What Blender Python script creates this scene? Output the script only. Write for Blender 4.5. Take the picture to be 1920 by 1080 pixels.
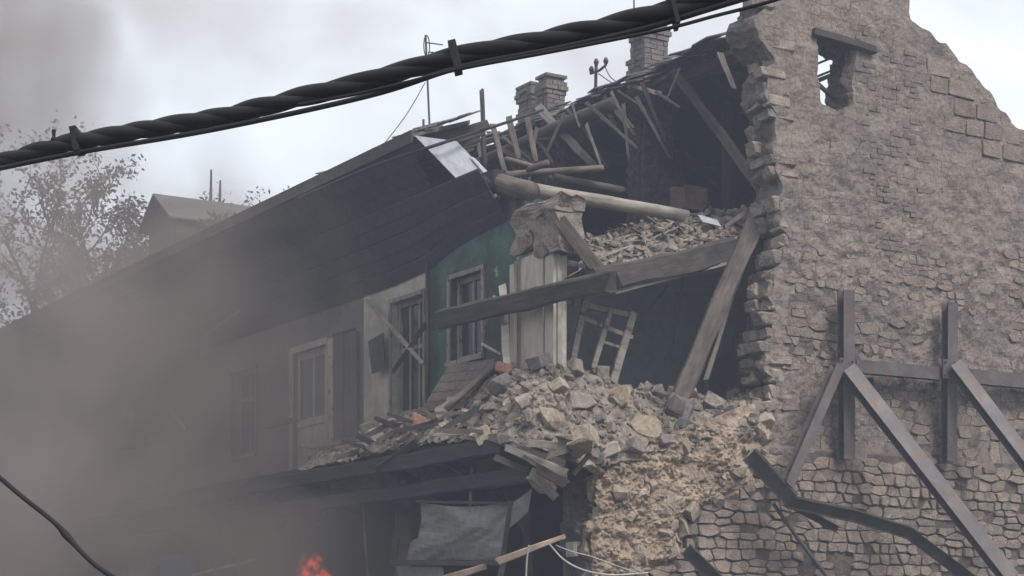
import bpy, bmesh, math, random
import numpy as np
from mathutils import Vector, Matrix, noise as mn
R_ = math.radians
scene = bpy.context.scene
for o in list(bpy.data.objects):
    bpy.data.objects.remove(o)

# ------------------------------------------------------------------ camera
FPX, HY, CX, CAMZ = 3500.0, 1200.0, 960.0, 1.6      # focal length and horizon in photo pixels
cam_d = bpy.data.cameras.new('camera')
cam = bpy.data.objects.new('camera', cam_d)
scene.collection.objects.link(cam)
cam.location = (0, 0, CAMZ)
cam.rotation_euler = (math.pi / 2, 0, 0)
cam_d.sensor_width = 36
cam_d.lens = FPX / 1920 * 36
cam_d.shift_y = (HY - 540) / 1920
cam_d.clip_start = 0.1
cam_d.clip_end = 1500
scene.camera = cam

# ------------------------------------------------------------------ world, sun, exposure
SUN_EL, SUN_AZ = 48, 38        # azimuth measured from -Y (behind the camera) to the right
world = bpy.data.worlds.new('World'); scene.world = world; world.use_nodes = True
wn, wl = world.node_tree.nodes, world.node_tree.links
wn.clear()
w_out = wn.new('ShaderNodeOutputWorld'); w_bg = wn.new('ShaderNodeBackground')
sky = wn.new('ShaderNodeTexSky'); sky.sky_type = 'NISHITA'; sky.sun_disc = False
sky.sun_elevation = R_(SUN_EL); sky.sun_rotation = R_(180 - SUN_AZ)
sky.air_density = 1.0; sky.dust_density = 3.0
w_tc = wn.new('ShaderNodeTexCoord')
w_map = wn.new('ShaderNodeMapping'); w_map.inputs['Scale'].default_value = (1, 1, 1.6)
w_n1 = wn.new('ShaderNodeTexNoise'); w_n1.inputs['Scale'].default_value = 7.5
w_n1.inputs['Detail'].default_value = 6; w_n1.inputs['Roughness'].default_value = 0.5
w_n1.inputs['Distortion'].default_value = 0.25
w_r = wn.new('ShaderNodeValToRGB')
w_r.color_ramp.elements[0].position = 0.34; w_r.color_ramp.elements[0].color = (3.05, 2.98, 2.92, 1)
w_r.color_ramp.elements[1].position = 0.62; w_r.color_ramp.elements[1].color = (4.6, 4.95, 5.3, 1)
w_mix = wn.new('ShaderNodeMixRGB'); w_mix.inputs[0].default_value = 0.93
wl.new(w_tc.outputs['Generated'], w_map.inputs['Vector']); wl.new(w_map.outputs['Vector'], w_n1.inputs['Vector'])
wl.new(w_n1.outputs['Fac'], w_r.inputs['Fac'])
wl.new(sky.outputs['Color'], w_mix.inputs[1]); wl.new(w_r.outputs['Color'], w_mix.inputs[2])
wl.new(w_mix.outputs['Color'], w_bg.inputs['Color'])
w_bg.inputs['Strength'].default_value = 0.105
wl.new(w_bg.outputs['Background'], w_out.inputs['Surface'])
sun_d = bpy.data.lights.new('sun', 'SUN'); sun_d.energy = 1.5; sun_d.angle = R_(25); sun_d.color = (1, 0.975, 0.945)
sun = bpy.data.objects.new('sun', sun_d); scene.collection.objects.link(sun)
sun.rotation_euler = (R_(90 - SUN_EL), 0, R_(SUN_AZ))
sun.location = (20, -20, 40)
vs = scene.view_settings
vs.view_transform = 'Standard'; vs.look = 'None'; vs.exposure = 1.22; vs.gamma = 1.0; vs.use_curve_mapping = False
cy = scene.cycles
cy.max_bounces = 6; cy.diffuse_bounces = 3; cy.glossy_bounces = 2; cy.transmission_bounces = 3
cy.volume_bounces = 2; cy.transparent_max_bounces = 8
cy.volume_step_rate = 1.0; cy.volume_max_steps = 128
cy.caustics_reflective = False; cy.caustics_refractive = False
cy.use_denoising = True

# ------------------------------------------------------------------ frames of reference
G = Vector((5640, 3500, 0)).normalized()     # along the gable wall, to the right and away
F = Vector((-G.y, G.x, 0))                   # along the street front, to the left and away
C = Vector(((1105 - CX) / FPX * 23.0, 23.0, 0))   # the house corner
UP = Vector((0, 0, 1))
CAM = Vector((0, 0, CAMZ))
ANG_G = math.atan2(G.y, G.x)

def P(t, s, z):
    return C + G * t + F * s + UP * z
def ray(px, py):
    return Vector(((px - CX) / FPX, 1.0, (HY - py) / FPX))
def on_s(px, py, s=0.0):
    d = ray(px, py); k = (s + C.dot(F)) / d.dot(F); return CAM + d * k
def on_t(px, py, t=0.0):
    d = ray(px, py); k = (t + C.dot(G)) / d.dot(G); return CAM + d * k
def on_d(px, py, D):
    return CAM + ray(px, py) * D
def tz(p): return ((p - C).dot(G), p.z)
def sz(p): return ((p - C).dot(F), p.z)
def gtz(px, py): return tz(on_s(px, py, 0))
def ftz(px, py, t=0.0): return sz(on_t(px, py, t))
def proj(p):
    return (CX + p[0] / p[1] * FPX, HY - (p[2] - CAMZ) / p[1] * FPX)

# ------------------------------------------------------------------ objects
COL = scene.collection
WLOC = {}
def finish(o, parent, wl_, label, cat, group, kind):
    if parent is not None: o.parent = parent
    WLOC[o.name] = wl_
    if label: o['label'] = label
    if cat: o['category'] = cat
    if group: o['group'] = group
    if kind: o['kind'] = kind
    return o
def empty(name, loc, label=None, cat=None, group=None, parent=None, kind=None):
    o = bpy.data.objects.new(name, None); COL.objects.link(o)
    loc = Vector(loc)
    pl = WLOC[parent.name] if parent is not None else Vector((0, 0, 0))
    o.location = loc - pl; o.empty_display_size = 0.2
    return finish(o, parent, loc, label, cat, group, kind)
def mesh_of(name, verts, faces, mat, smooth=False):
    me = bpy.data.meshes.new(name)
    me.from_pydata([tuple(v) for v in verts], [], faces); me.update()
    if mat is not None: me.materials.append(mat)
    if smooth: me.polygons.foreach_set('use_smooth', [True] * len(me.polygons))
    return me
def obj_of(name, me, loc, parent=None, R=None, scale=None, label=None, cat=None, group=None, kind=None):
    o = bpy.data.objects.new(name, me); COL.objects.link(o)
    loc = Vector(loc)
    pl = WLOC[parent.name] if parent is not None else Vector((0, 0, 0))
    M = Matrix.Translation(loc - pl)
    if R is not None: M = M @ R.to_4x4()
    if scale is not None: M = M @ Matrix.Diagonal((*scale, 1))
    o.matrix_basis = M
    return finish(o, parent, loc, label, cat, group, kind)
def add(name, verts, faces, mat, parent=None, smooth=False, label=None, cat=None, group=None, kind=None, origin=None):
    """world-space vertices -> object with its origin at the middle of its base"""
    a = np.array([tuple(v) for v in verts], float)
    c = Vector(origin) if origin is not None else Vector(((a[:, 0].min() + a[:, 0].max()) / 2, (a[:, 1].min() + a[:, 1].max()) / 2, a[:, 2].min()))
    a = a - np.array(c)
    return obj_of(name, mesh_of(name, a, faces, mat, smooth), c, parent, None, None, label, cat, group, kind)

class MB:
    def __init__(self): self.v = []; self.f = []
    def raw(self, v, f):
        n = len(self.v); self.v += [Vector(x) for x in v]; self.f += [tuple(i + n for i in q) for q in f]
    def hexa(self, p):      # 8 corners: bottom 0-3, top 4-7
        self.raw(p, [(0, 3, 2, 1), (4, 5, 6, 7), (0, 1, 5, 4), (1, 2, 6, 5), (2, 3, 7, 6), (3, 0, 4, 7)])
    def box(self, t0, t1, s0, s1, z0, z1):   # box in house axes
        self.hexa([P(t0, s0, z0), P(t1, s0, z0), P(t1, s1, z0), P(t0, s1, z0), P(t0, s0, z1), P(t1, s0, z1), P(t1, s1, z1), P(t0, s1, z1)])
    def prism(self, pts, off):   # planar polygon swept by a vector
        n = len(pts); off = Vector(off)
        self.raw([Vector(p) for p in pts] + [Vector(p) + off for p in pts],
                 [tuple(range(n))[::-1], tuple(range(n, 2 * n))] + [(i, (i + 1) % n, n + (i + 1) % n, n + i) for i in range(n)])
    def tube(self, pts, r, n=8, cap=True, rs=None):
        pts = [Vector(p) for p in pts]; rings = []
        prev = None
        for i, p in enumerate(pts):
            d = (pts[min(i + 1, len(pts) - 1)] - pts[max(i - 1, 0)]).normalized()
            if prev is None:
                a = d.cross(UP)
                if a.length < 0.05: a = d.cross(Vector((1, 0, 0)))
            else:
                a = prev - d * prev.dot(d)
            a.normalize(); prev = a; b = d.cross(a)
            rr = rs[i] if rs else r
            rings.append([p + (a * math.cos(k * 2 * math.pi / n) + b * math.sin(k * 2 * math.pi / n)) * rr for k in range(n)])
        v = [x for r_ in rings for x in r_]
        f = [(i * n + k, i * n + (k + 1) % n, (i + 1) * n + (k + 1) % n, (i + 1) * n + k) for i in range(len(pts) - 1) for k in range(n)]
        if cap: f += [tuple(range(n))[::-1], tuple(range((len(pts) - 1) * n, len(pts) * n))]
        self.raw(v, f)
    def build(self, name, mat, parent=None, **kw): return add(name, self.v, self.f, mat, parent, **kw)

def axes(p0, p1, up=None):
    x = (p1 - p0).normalized(); up = Vector(up) if up is not None else UP
    if abs(x.dot(up)) > 0.97: up = -F
    y = up.cross(x).normalized(); z = x.cross(y)
    return Matrix((x, y, z)).transposed()

def sweep(profiles, xs):
    n = len(profiles[0]); v = []; f = []
    for pr, x in zip(profiles, xs):
        for k, q in enumerate(pr):
            xx = x[k] if hasattr(x, '__len__') else x
            v.append((xx, q[0], q[1]))
    for i in range(len(profiles) - 1):
        for k in range(n): f.append((i * n + k, i * n + (k + 1) % n, (i + 1) * n + (k + 1) % n, (i + 1) * n + k))
    f.append(tuple(range(n))[::-1]); f.append(tuple(range((len(profiles) - 1) * n, len(profiles) * n)))
    return v, f

RB = random.Random(11)
def beam(name, p0, p1, w, h, mat, parent=None, up=None, rough=0.012, bow=0.0, jag=0.04, taper=1.0, **kw):
    """squared timber, w across, h along `up`, worn edges, ragged ends"""
    p0, p1 = Vector(p0), Vector(p1); L = (p1 - p0).length
    n = max(3, int(L / 0.22)); prof = []; xs = []
    sd = RB.random() * 50
    c = min(w, h) * 0.14
    for i in range(n + 1):
        f = i / n; k = 1 + (taper - 1) * f
        a, b = w / 2 * k, h / 2 * k
        q = [(-a + c, -b), (a - c, -b), (a, -b + c), (a, b - c), (a - c, b), (-a + c, b), (-a, b - c), (-a, -b + c)]
        wv = rough * 1.2 * mn.noise((f * L * .7, sd, 3)); wu = rough * 1.2 * mn.noise((f * L * .7, sd, 9))
        prof.append([(y + wv + rough * mn.noise((f * L * 2.2, y * 9 + sd, z * 9)), z + wu + rough * mn.noise((f * L * 2.2 + 7, y * 9, z * 9 + sd)) + bow * 4 * f * (1 - f)) for y, z in q])
        if i == 0: xs.append([-RB.random() * jag for _ in q])
        elif i == n: xs.append([L + RB.random() * jag for _ in q])
        else: xs.append(L * f)
    v, f = sweep(prof, xs)
    return obj_of(name, mesh_of(name, v, f, mat), p0, parent, axes(p0, p1, up), **kw)
def log(name, p0, p1, r0, r1, mat, parent=None, bow=0.0, **kw):
    p0, p1 = Vector(p0), Vector(p1); L = (p1 - p0).length
    n = max(4, int(L / 0.2)); m = 12; prof = []; xs = []; sd = RB.random() * 50
    for i in range(n + 1):
        f = i / n; r = r0 + (r1 - r0) * f
        ring = []
        for k in range(m):
            a = k * 2 * math.pi / m
            rr = r * (1 + 0.16 * mn.noise((f * L * 1.3 + sd, math.cos(a) * 1.2, math.sin(a) * 1.2)))
            ring.append((rr * math.cos(a) + 0.02 * mn.noise((f * L, sd, 1)), rr * math.sin(a) + bow * 4 * f * (1 - f)))
        prof.append(ring)
        xs.append([L * f + (RB.uniform(-.02, .03) if i in (0, n) else 0) for _ in range(m)])
    v, f = sweep(prof, xs)
    o = obj_of(name, mesh_of(name, v, f, mat, True), p0, parent, axes(p0, p1), **kw)
    return o
def ibeam(name, p0, p1, w, h, mat, parent=None, up=None, th=0.014, **kw):
    p0, p1 = Vector(p0), Vector(p1); L = (p1 - p0).length
    a, b, q = w / 2, h / 2, th
    pr = [(-a, -b), (a, -b), (a, -b + q), (q / 2, -b + q), (q / 2, b - q), (a, b - q), (a, b), (-a, b), (-a, b - q), (-q / 2, b - q), (-q / 2, -b + q), (-a, -b + q)]
    v, f = sweep([pr, pr], [0, L])
    return obj_of(name, mesh_of(name, v, f, mat), p0, parent, axes(p0, p1, up), **kw)
def wire(name, pts, r, mat, parent=None, sub=8, **kw):
    """smooth tube through the points"""
    pts = [Vector(p) for p in pts]; out = []
    for i in range(len(pts) - 1):
        a, b, c, d = pts[max(i - 1, 0)], pts[i], pts[i + 1], pts[min(i + 2, len(pts) - 1)]
        for j in range(sub):
            u = j / sub
            out.append(0.5 * ((2 * b) + (c - a) * u + (2 * a - 5 * b + 4 * c - d) * u * u + (3 * b - a - 3 * c + d) * u ** 3))
    out.append(pts[-1]); m = MB(); m.tube(out, r, 6)
    return m.build(name, mat, parent, smooth=True, **kw)

# ------------------------------------------------------------------ materials
def lin(r, g, b):
    f = lambda c: (c / 255 / 12.92) if c / 255 <= 0.04045 else ((c / 255 + 0.055) / 1.055) ** 2.4
    return (f(r), f(g), f(b), 1)
def ntree(name):
    m = bpy.data.materials.new(name); m.use_nodes = True
    t = m.node_tree; t.nodes.clear()
    out = t.nodes.new('ShaderNodeOutputMaterial'); b = t.nodes.new('ShaderNodeBsdfPrincipled')
    t.links.new(b.outputs[0], out.inputs['Surface'])
    return m, t, b
def N(t, typ, **kw):
    n = t.nodes.new(typ)
    for k, v in kw.items():
        if k in n.inputs: n.inputs[k].default_value = v
        else: setattr(n, k, v)
    return n
def ramp(t, fac, stops):
    r = t.nodes.new('ShaderNodeValToRGB'); e = r.color_ramp.elements
    while len(e) < len(stops): e.new(0.5)
    for q, (p, c) in zip(e, stops): q.position = p; q.color = c
    t.links.new(fac, r.inputs['Fac']); return r.outputs['Color']
def mixc(t, fac, a, b, mode='MIX'):
    m = t.nodes.new('ShaderNodeMixRGB'); m.blend_type = mode
    for i, x in zip((0, 1, 2), (fac, a, b)):
        if hasattr(x, 'is_linked') or hasattr(x, 'links'): t.links.new(x, m.inputs[i])
        else: m.inputs[i].default_value = x
    return m.outputs['Color']
def coords(t, scale=(1, 1, 1), kind='Object', rot=(0, 0, 0)):
    c = t.nodes.new('ShaderNodeTexCoord'); m = t.nodes.new('ShaderNodeMapping')
    m.inputs['Scale'].default_value = scale; m.inputs['Rotation'].default_value = rot
    t.links.new(c.outputs[kind], m.inputs['Vector']); return m.outputs['Vector']
def noise(t, vec, scale, detail=5, rough=0.55, dist=0.0):
    n = N(t, 'ShaderNodeTexNoise', Scale=scale, Detail=detail, Roughness=rough, Distortion=dist)
    t.links.new(vec, n.inputs['Vector']); return n.outputs['Fac']
def bump(t, b, h, strength, dist=0.02):
    n = N(t, 'ShaderNodeBump', Strength=strength, Distance=dist)
    t.links.new(h, n.inputs['Height']); t.links.new(n.outputs['Normal'], b.inputs['Normal'])
def gray(v): return (v, v, v, 1)
def mat_stone(name, cols, scale=6, bstr=0.6, rnd=True, dirt=0.55, rough=0.92, micro=0.7):
    m, t, b = ntree(name); vec = coords(t)
    # location offset so that copies do not share a pattern
    oi = t.nodes.new('ShaderNodeObjectInfo')
    ad = N(t, 'ShaderNodeVectorMath', operation='ADD'); t.links.new(vec, ad.inputs[0]); t.links.new(oi.outputs['Location'], ad.inputs[1])
    vec = ad.outputs[0]
    n1 = noise(t, vec, scale, 8, 0.62); n2 = noise(t, vec, scale * 6, 6, 0.65)
    n = len(cols)
    if rnd: c = ramp(t, oi.outputs['Random'], [(i / max(1, n - 1), lin(*k)) for i, k in enumerate(cols)])
    else:
        n0 = noise(t, vec, scale * 0.28, 4, 0.6, 0.4)
        c = ramp(t, n0, [(0.33 + 0.34 * i / max(1, n - 1), lin(*k)) for i, k in enumerate(cols)])
    c = mixc(t, 1.0, c, ramp(t, n1, [(0.3, gray(1 - dirt)), (0.62, gray(1.12))]), 'MULTIPLY')
    c = mixc(t, micro, c, ramp(t, n2, [(0.32, gray(0.5)), (0.5, gray(1.0)), (0.68, gray(1.35))]), 'MULTIPLY')
    t.links.new(c, b.inputs['Base Color']); b.inputs['Roughness'].default_value = rough
    hm = N(t, 'ShaderNodeMath', operation='ADD'); t.links.new(n1, hm.inputs[0]); t.links.new(n2, hm.inputs[1])
    bump(t, b, hm.outputs[0], bstr, 0.035)
    return m
def mat_wood(name, cols, grain=14, bstr=0.5, rough=0.85, char=0.0):
    m, t, b = ntree(name); vec = coords(t, (0.9, grain, grain))
    oi = t.nodes.new('ShaderNodeObjectInfo')
    ad = N(t, 'ShaderNodeVectorMath', operation='ADD'); t.links.new(vec, ad.inputs[0])
    sc = N(t, 'ShaderNodeVectorMath', operation='SCALE'); sc.inputs['Scale'].default_value = 37
    t.links.new(oi.outputs['Location'], sc.inputs[0]); t.links.new(sc.outputs[0], ad.inputs[1])
    n1 = noise(t, ad.outputs[0], 2.0, 8, 0.7, 0.6)
    v2 = coords(t, (1, 2, 2)); n2 = noise(t, v2, 2.3, 5, 0.6)
    c = ramp(t, n1, [(0.30 + 0.42 * i / (len(cols) - 1), lin(*k)) for i, k in enumerate(cols)])
    c = mixc(t, 1.0, c, ramp(t, n2, [(0.3, gray(0.45)), (0.65, gray(1.15))]), 'MULTIPLY')
    hs = N(t, 'ShaderNodeHueSaturation'); mr = N(t, 'ShaderNodeMapRange'); mr.inputs['To Min'].default_value = 0.72; mr.inputs['To Max'].default_value = 1.25
    t.links.new(oi.outputs['Random'], mr.inputs['Value']); t.links.new(mr.outputs[0], hs.inputs['Value']); t.links.new(c, hs.inputs['Color'])
    t.links.new(hs.outputs[0], b.inputs['Base Color']); b.inputs['Roughness'].default_value = rough
    bump(t, b, n1, bstr, 0.012)
    return m
def mat_paint(name, cols, scale=2.0, chips=None, chip_at=0.6, rough=0.75, bstr=0.3, metallic=0.0, streak=1.0):
    m, t, b = ntree(name); vec = coords(t, (1, 1, 1 / streak))
    n1 = noise(t, vec, scale, 8, 0.65, 0.3); n2 = noise(t, vec, scale * 9, 5, 0.6)
    c = ramp(t, n1, [(0.3 + 0.4 * i / max(1, len(cols) - 1), lin(*k)) for i, k in enumerate(cols)])
    c = mixc(t, 0.6, c, ramp(t, n2, [(0.3, gray(0.65)), (0.7, gray(1.2))]), 'MULTIPLY')
    if chips:
        n3 = noise(t, vec, scale * 2.3, 9, 0.7, 0.5)
        c = mixc(t, ramp(t, n3, [(chip_at, gray(0)), (chip_at + 0.02, gray(1))]), c, lin(*chips))
    t.links.new(c, b.inputs['Base Color']); b.inputs['Roughness'].default_value = rough; b.inputs['Metallic'].default_value = metallic
    bump(t, b, n2, bstr, 0.01)
    return m
def mat_plain(name, col, rough=0.7, metallic=0.0, emit=None, es=0):
    m, t, b = ntree(name)
    n1 = noise(t, coords(t), 9, 4)
    c = mixc(t, 1.0, lin(*col), ramp(t, n1, [(0.3, gray(0.75)), (0.7, gray(1.15))]), 'MULTIPLY')
    t.links.new(c, b.inputs['Base Color']); b.inputs['Roughness'].default_value = rough; b.inputs['Metallic'].default_value = metallic
    if emit:
        b.inputs['Emission Color'].default_value = (*emit, 1); b.inputs['Emission Strength'].default_value = es
    return m

M = {}
M['gable'] = mat_stone('weathered_gable_plaster', [(106, 98, 92), (122, 111, 102), (130, 117, 106), (112, 103, 97)], 3.2, 0.8, False, 0.26)
def add_cracks(m):
    t = m.node_tree; b = [n for n in t.nodes if n.type == 'BSDF_PRINCIPLED'][0]
    tc = t.nodes.new('ShaderNodeTexCoord'); nz = N(t, 'ShaderNodeTexNoise', Scale=1.7, Detail=4); t.links.new(tc.outputs['Object'], nz.inputs['Vector'])
    mx = t.nodes.new('ShaderNodeMixRGB'); mx.blend_type = 'ADD'; mx.inputs[0].default_value = .35
    mp_ = t.nodes.new('ShaderNodeMapping'); mp_.inputs['Scale'].default_value = (1, 1, 1.5); t.links.new(tc.outputs['Object'], mp_.inputs['Vector'])
    t.links.new(mp_.outputs[0], mx.inputs[1]); t.links.new(nz.outputs['Color'], mx.inputs[2])
    vo = t.nodes.new('ShaderNodeTexVoronoi'); vo.feature = 'DISTANCE_TO_EDGE'; vo.inputs['Scale'].default_value = 1.9; t.links.new(mx.outputs[0], vo.inputs['Vector'])
    line = ramp(t, vo.outputs['Distance'], [(.004, gray(1)), (.014, gray(0))])
    nm = N(t, 'ShaderNodeTexNoise', Scale=.8, Detail=3); t.links.new(tc.outputs['Object'], nm.inputs['Vector'])
    msk = mixc(t, 1.0, line, ramp(t, nm.outputs['Fac'], [(.47, gray(0)), (.56, gray(.8))]), 'MULTIPLY')
    old = b.inputs['Base Color'].links[0].from_socket
    ns = N(t, 'ShaderNodeTexNoise', Scale=.45, Detail=5, Roughness=.6); t.links.new(tc.outputs['Object'], ns.inputs['Vector'])
    tone = mixc(t, ramp(t, ns.outputs['Fac'], [(.42, gray(0)), (.58, gray(.75))]), old, mixc(t, 1.0, old, (.84, .86, .91, 1), 'MULTIPLY'))
    # worn coursing: block joints that come and go
    rt = t.nodes.new('ShaderNodeMapping'); rt.inputs['Rotation'].default_value = (0, 0, -ANG_G); t.links.new(tc.outputs['Object'], rt.inputs['Vector'])
    sx_ = t.nodes.new('ShaderNodeSeparateXYZ'); t.links.new(rt.outputs[0], sx_.inputs[0])
    nd = N(t, 'ShaderNodeTexNoise', Scale=2.6, Detail=4); t.links.new(tc.outputs['Object'], nd.inputs['Vector'])
    def off(src, k):
        a1 = t.nodes.new('ShaderNodeMath'); a1.operation = 'MULTIPLY_ADD'; a1.inputs[1].default_value = k; t.links.new(nd.outputs['Fac'], a1.inputs[0]); t.links.new(src, a1.inputs[2]); return a1.outputs[0]
    cb_ = t.nodes.new('ShaderNodeCombineXYZ'); t.links.new(off(sx_.outputs['X'], .22), cb_.inputs['X']); t.links.new(off(sx_.outputs['Z'], .16), cb_.inputs['Y'])
    bt = t.nodes.new('ShaderNodeTexBrick'); bt.inputs['Scale'].default_value = 1.0; bt.inputs['Brick Width'].default_value = .34; bt.inputs['Row Height'].default_value = .165
    bt.inputs['Mortar Size'].default_value = .009; bt.inputs['Mortar Smooth'].default_value = .6; bt.inputs['Color1'].default_value = gray(.82); bt.inputs['Color2'].default_value = gray(1.12); bt.inputs['Mortar'].default_value = gray(.95)
    t.links.new(cb_.outputs[0], bt.inputs['Vector'])
    nk = N(t, 'ShaderNodeTexNoise', Scale=1.3, Detail=5, Roughness=.65); t.links.new(tc.outputs['Object'], nk.inputs['Vector'])
    gate = ramp(t, nk.outputs['Fac'], [(.40, gray(0)), (.56, gray(1))])
    tone = mixc(t, mixc(t, 1.0, gate, gray(.8), 'MULTIPLY'), tone, mixc(t, 1.0, tone, bt.outputs['Color'], 'MULTIPLY'))
    tone = mixc(t, mixc(t, 1.0, gate, mixc(t, 1.0, bt.outputs['Fac'], gray(.75), 'MULTIPLY'), 'MULTIPLY'), tone, lin(70, 62, 57))
    t.links.new(mixc(t, msk, tone, lin(58, 52, 50)), b.inputs['Base Color'])
add_cracks(M['gable'])
M['stone'] = mat_stone('rubble_masonry', [(126, 113, 102), (142, 127, 113), (132, 119, 109), (152, 136, 120), (120, 109, 102), (140, 125, 113)], 7, 0.8, True, .4)
M['stone_up'] = mat_stone('worn_masonry', [(116, 105, 97), (130, 117, 107), (122, 110, 102), (138, 123, 111)], 7, 0.9, True, .35)
M['ochre'] = mat_stone('crumbling_ochre_core', [(118, 104, 92), (150, 133, 115), (168, 149, 127), (132, 118, 105)], 5, 1.0, False, 0.45)
M['infill'] = mat_stone('masonry_infill', [(122, 110, 100), (140, 126, 113), (130, 117, 107)], 7, .8, False, .4)
M['stone_end'] = mat_stone('torn_block_ends', [(132, 122, 113), (154, 142, 126), (144, 133, 122), (120, 112, 107)], 6, .9)
M['crumb_stone'] = mat_stone('stones_in_the_core', [(132, 119, 109), (164, 148, 132), (146, 132, 120)], 6, .9, False, .45)
M['joint_low'] = mat_stone('dark_open_joints', [(78, 69, 63), (102, 91, 83)], 7, 0.9, False, 0.5)
M['joint_mid'] = mat_stone('weathered_joints', [(94, 85, 79), (114, 103, 95)], 7, 0.9, False, 0.5)
M['rock'] = mat_stone('broken_limestone', [(128, 119, 113), (156, 144, 132), (140, 129, 121), (172, 158, 142), (120, 113, 110), (160, 146, 132)], 6, 0.7, True, 0.45)
M['rock_pale'] = mat_stone('pale_limestone', [(172, 160, 144), (184, 170, 148)], 6, 0.7, True, 0.4)
M['rock_tan'] = mat_stone('tan_limestone', [(162, 145, 124), (172, 154, 132)], 6, 0.7, True, 0.45)
M['rock_grey'] = mat_stone('grey_limestone', [(112, 108, 106), (126, 120, 116)], 6, 0.7, True, 0.45)
M['rock_red'] = mat_stone('brick_rubble', [(150, 104, 84), (160, 122, 100)], 6, 0.7, True, 0.45)
M['debris'] = mat_stone('fine_debris', [(96, 88, 82), (132, 121, 111), (152, 140, 127), (112, 103, 96)], 14, 0.8, False, 0.5)
M['brick'] = mat_stone('old_brick', [(98, 90, 86), (114, 103, 96), (104, 95, 91)], 9, 0.6, False, 0.4)
M['chim'] = mat_stone('chimney_brick', [(98, 92, 89), (116, 108, 102), (106, 99, 95)], 9, 0.6, False, 0.4)
M['mortar'] = mat_stone('mortar', [(96, 90, 86), (112, 104, 98)], 9, 0.6, False, 0.4)
M['wood'] = mat_wood('weathered_timber', [(54, 47, 42), (88, 78, 70), (112, 100, 90)])
M['wood_dark'] = mat_wood('dark_old_timber', [(36, 31, 29), (62, 55, 50), (82, 73, 66)])
M['wood_brown'] = mat_wood('brown_log', [(74, 64, 57), (106, 94, 85), (128, 115, 104)], 9)
M['wood_grey'] = mat_wood('silvered_timber', [(92, 86, 80), (130, 122, 112), (152, 142, 130)])
M['wood_pale'] = mat_wood('fresh_split_pine', [(176, 146, 124), (206, 176, 152), (222, 198, 176)], 18)
M['char'] = mat_wood('charred_timber', [(26, 24, 24), (44, 41, 41), (66, 60, 58)])
M['worn_frame'] = mat_paint('worn_window_paint', [(104, 97, 89), (146, 138, 127)], 4, (74, 64, 57), 0.55, streak=4)
M['old_frame'] = mat_paint('dusty_old_frame', [(108, 101, 94), (138, 130, 120)], 3, (80, 70, 62), 0.58, streak=4)
M['white_wood'] = mat_paint('dirty_white_paint', [(136, 128, 117), (172, 164, 152), (186, 178, 166)], 1.6, (112, 98, 84), 0.63, streak=4)
M['cream_frame'] = mat_paint('flaking_cream_paint', [(140, 132, 120), (176, 168, 154)], 3, (98, 84, 72), 0.58, streak=4)
M['teal'] = mat_paint('sooty_teal_plaster', [(28, 36, 34), (42, 62, 55), (62, 100, 86)], 1.3, (112, 128, 122), 0.62)
M['room'] = mat_paint('grey_green_room_plaster', [(70, 82, 86), (98, 112, 108), (110, 122, 114)], 0.9, (64, 66, 66), 0.6)
M['pale_wall'] = mat_paint('stained_whitewash', [(118, 114, 106), (160, 154, 142), (172, 166, 152)], 0.8, (104, 92, 80), 0.63)
M['grey_wall'] = mat_paint('sooty_grey_plaster', [(58, 55, 53), (88, 82, 78), (106, 98, 92)], 0.6, (70, 60, 54), 0.6)
M['brown_wall'] = mat_paint('brown_plaster', [(70, 60, 52), (104, 90, 76), (122, 108, 92)], 1.2, (140, 126, 106), 0.66, bstr=0.6)
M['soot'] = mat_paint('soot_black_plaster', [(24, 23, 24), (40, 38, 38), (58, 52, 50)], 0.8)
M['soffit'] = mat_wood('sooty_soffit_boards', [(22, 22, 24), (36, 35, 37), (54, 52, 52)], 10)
M['roof'] = mat_paint('weathered_roof_sheet', [(66, 64, 64), (92, 88, 86), (108, 102, 98)], 1.0, (90, 74, 62), 0.64, 0.7, 0.3, 0.1)
M['zinc'] = mat_paint('galvanised_sheet', [(128, 130, 134), (158, 160, 164), (172, 174, 176)], 1.1, (120, 112, 106), 0.7, 0.5, 0.15, 0.3)
M['sheet'] = mat_paint('dull_painted_steel_sheet', [(96, 96, 95), (120, 119, 116), (128, 127, 123)], 1.2, (96, 84, 74), 0.72, 0.5, 0.12, 0.2)
M['steel'] = mat_paint('primed_steel', [(66, 61, 62), (86, 80, 80), (100, 94, 92)], 2.5, (92, 75, 66), 0.56, 0.5, 0.15, 0.35)
M['steel_dark'] = mat_paint('blackened_steel', [(40, 39, 40), (58, 56, 56), (76, 72, 70)], 2.5, (84, 66, 56), 0.68, 0.5, 0.15, 0.35)
M['rubber'] = mat_plain('black_cable_rubber', (13, 13, 14), 0.8)
M['cablegrey'] = mat_plain('pale_cable_sheath', (170, 164, 158), 0.6)
M['darkwire'] = mat_plain('dark_wire', (46, 44, 46), 0.6)
M['glass'] = mat_plain('dirty_glass', (34, 38, 42), 0.18)
M['card'] = mat_paint('brown_cardboard', [(108, 84, 74), (128, 100, 86), (138, 110, 96)], 2, None)
M['white'] = mat_plain('white_plastic', (205, 205, 200), 0.5)
M['blue'] = mat_plain('blue_plastic_sheet', (82, 106, 150), 0.6)
M['asphalt'] = mat_stone('asphalt', [(66, 64, 62), (80, 78, 76)], 3, 0.5, False, 0.3)
M['flame'] = mat_plain('flame', (240, 80, 30), 0.8, 0, (1.0, 0.09, 0.04), .55)
M['ember'] = mat_plain('burning_wood', (60, 24, 18), 0.9, 0, (1.0, 0.06, 0.02), .35)
M['bark'] = mat_stone('bark', [(58, 50, 46), (82, 72, 66)], 9, 0.6, False, 0.4)
M['leaf'] = mat_plain('dull_autumn_leaf', (64, 60, 46), 0.7)
M['leaf_red'] = mat_plain('rusty_autumn_leaf', (88, 64, 52), 0.7)
M['weed'] = mat_plain('weed_leaf', (84, 104, 56), 0.7)

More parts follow.
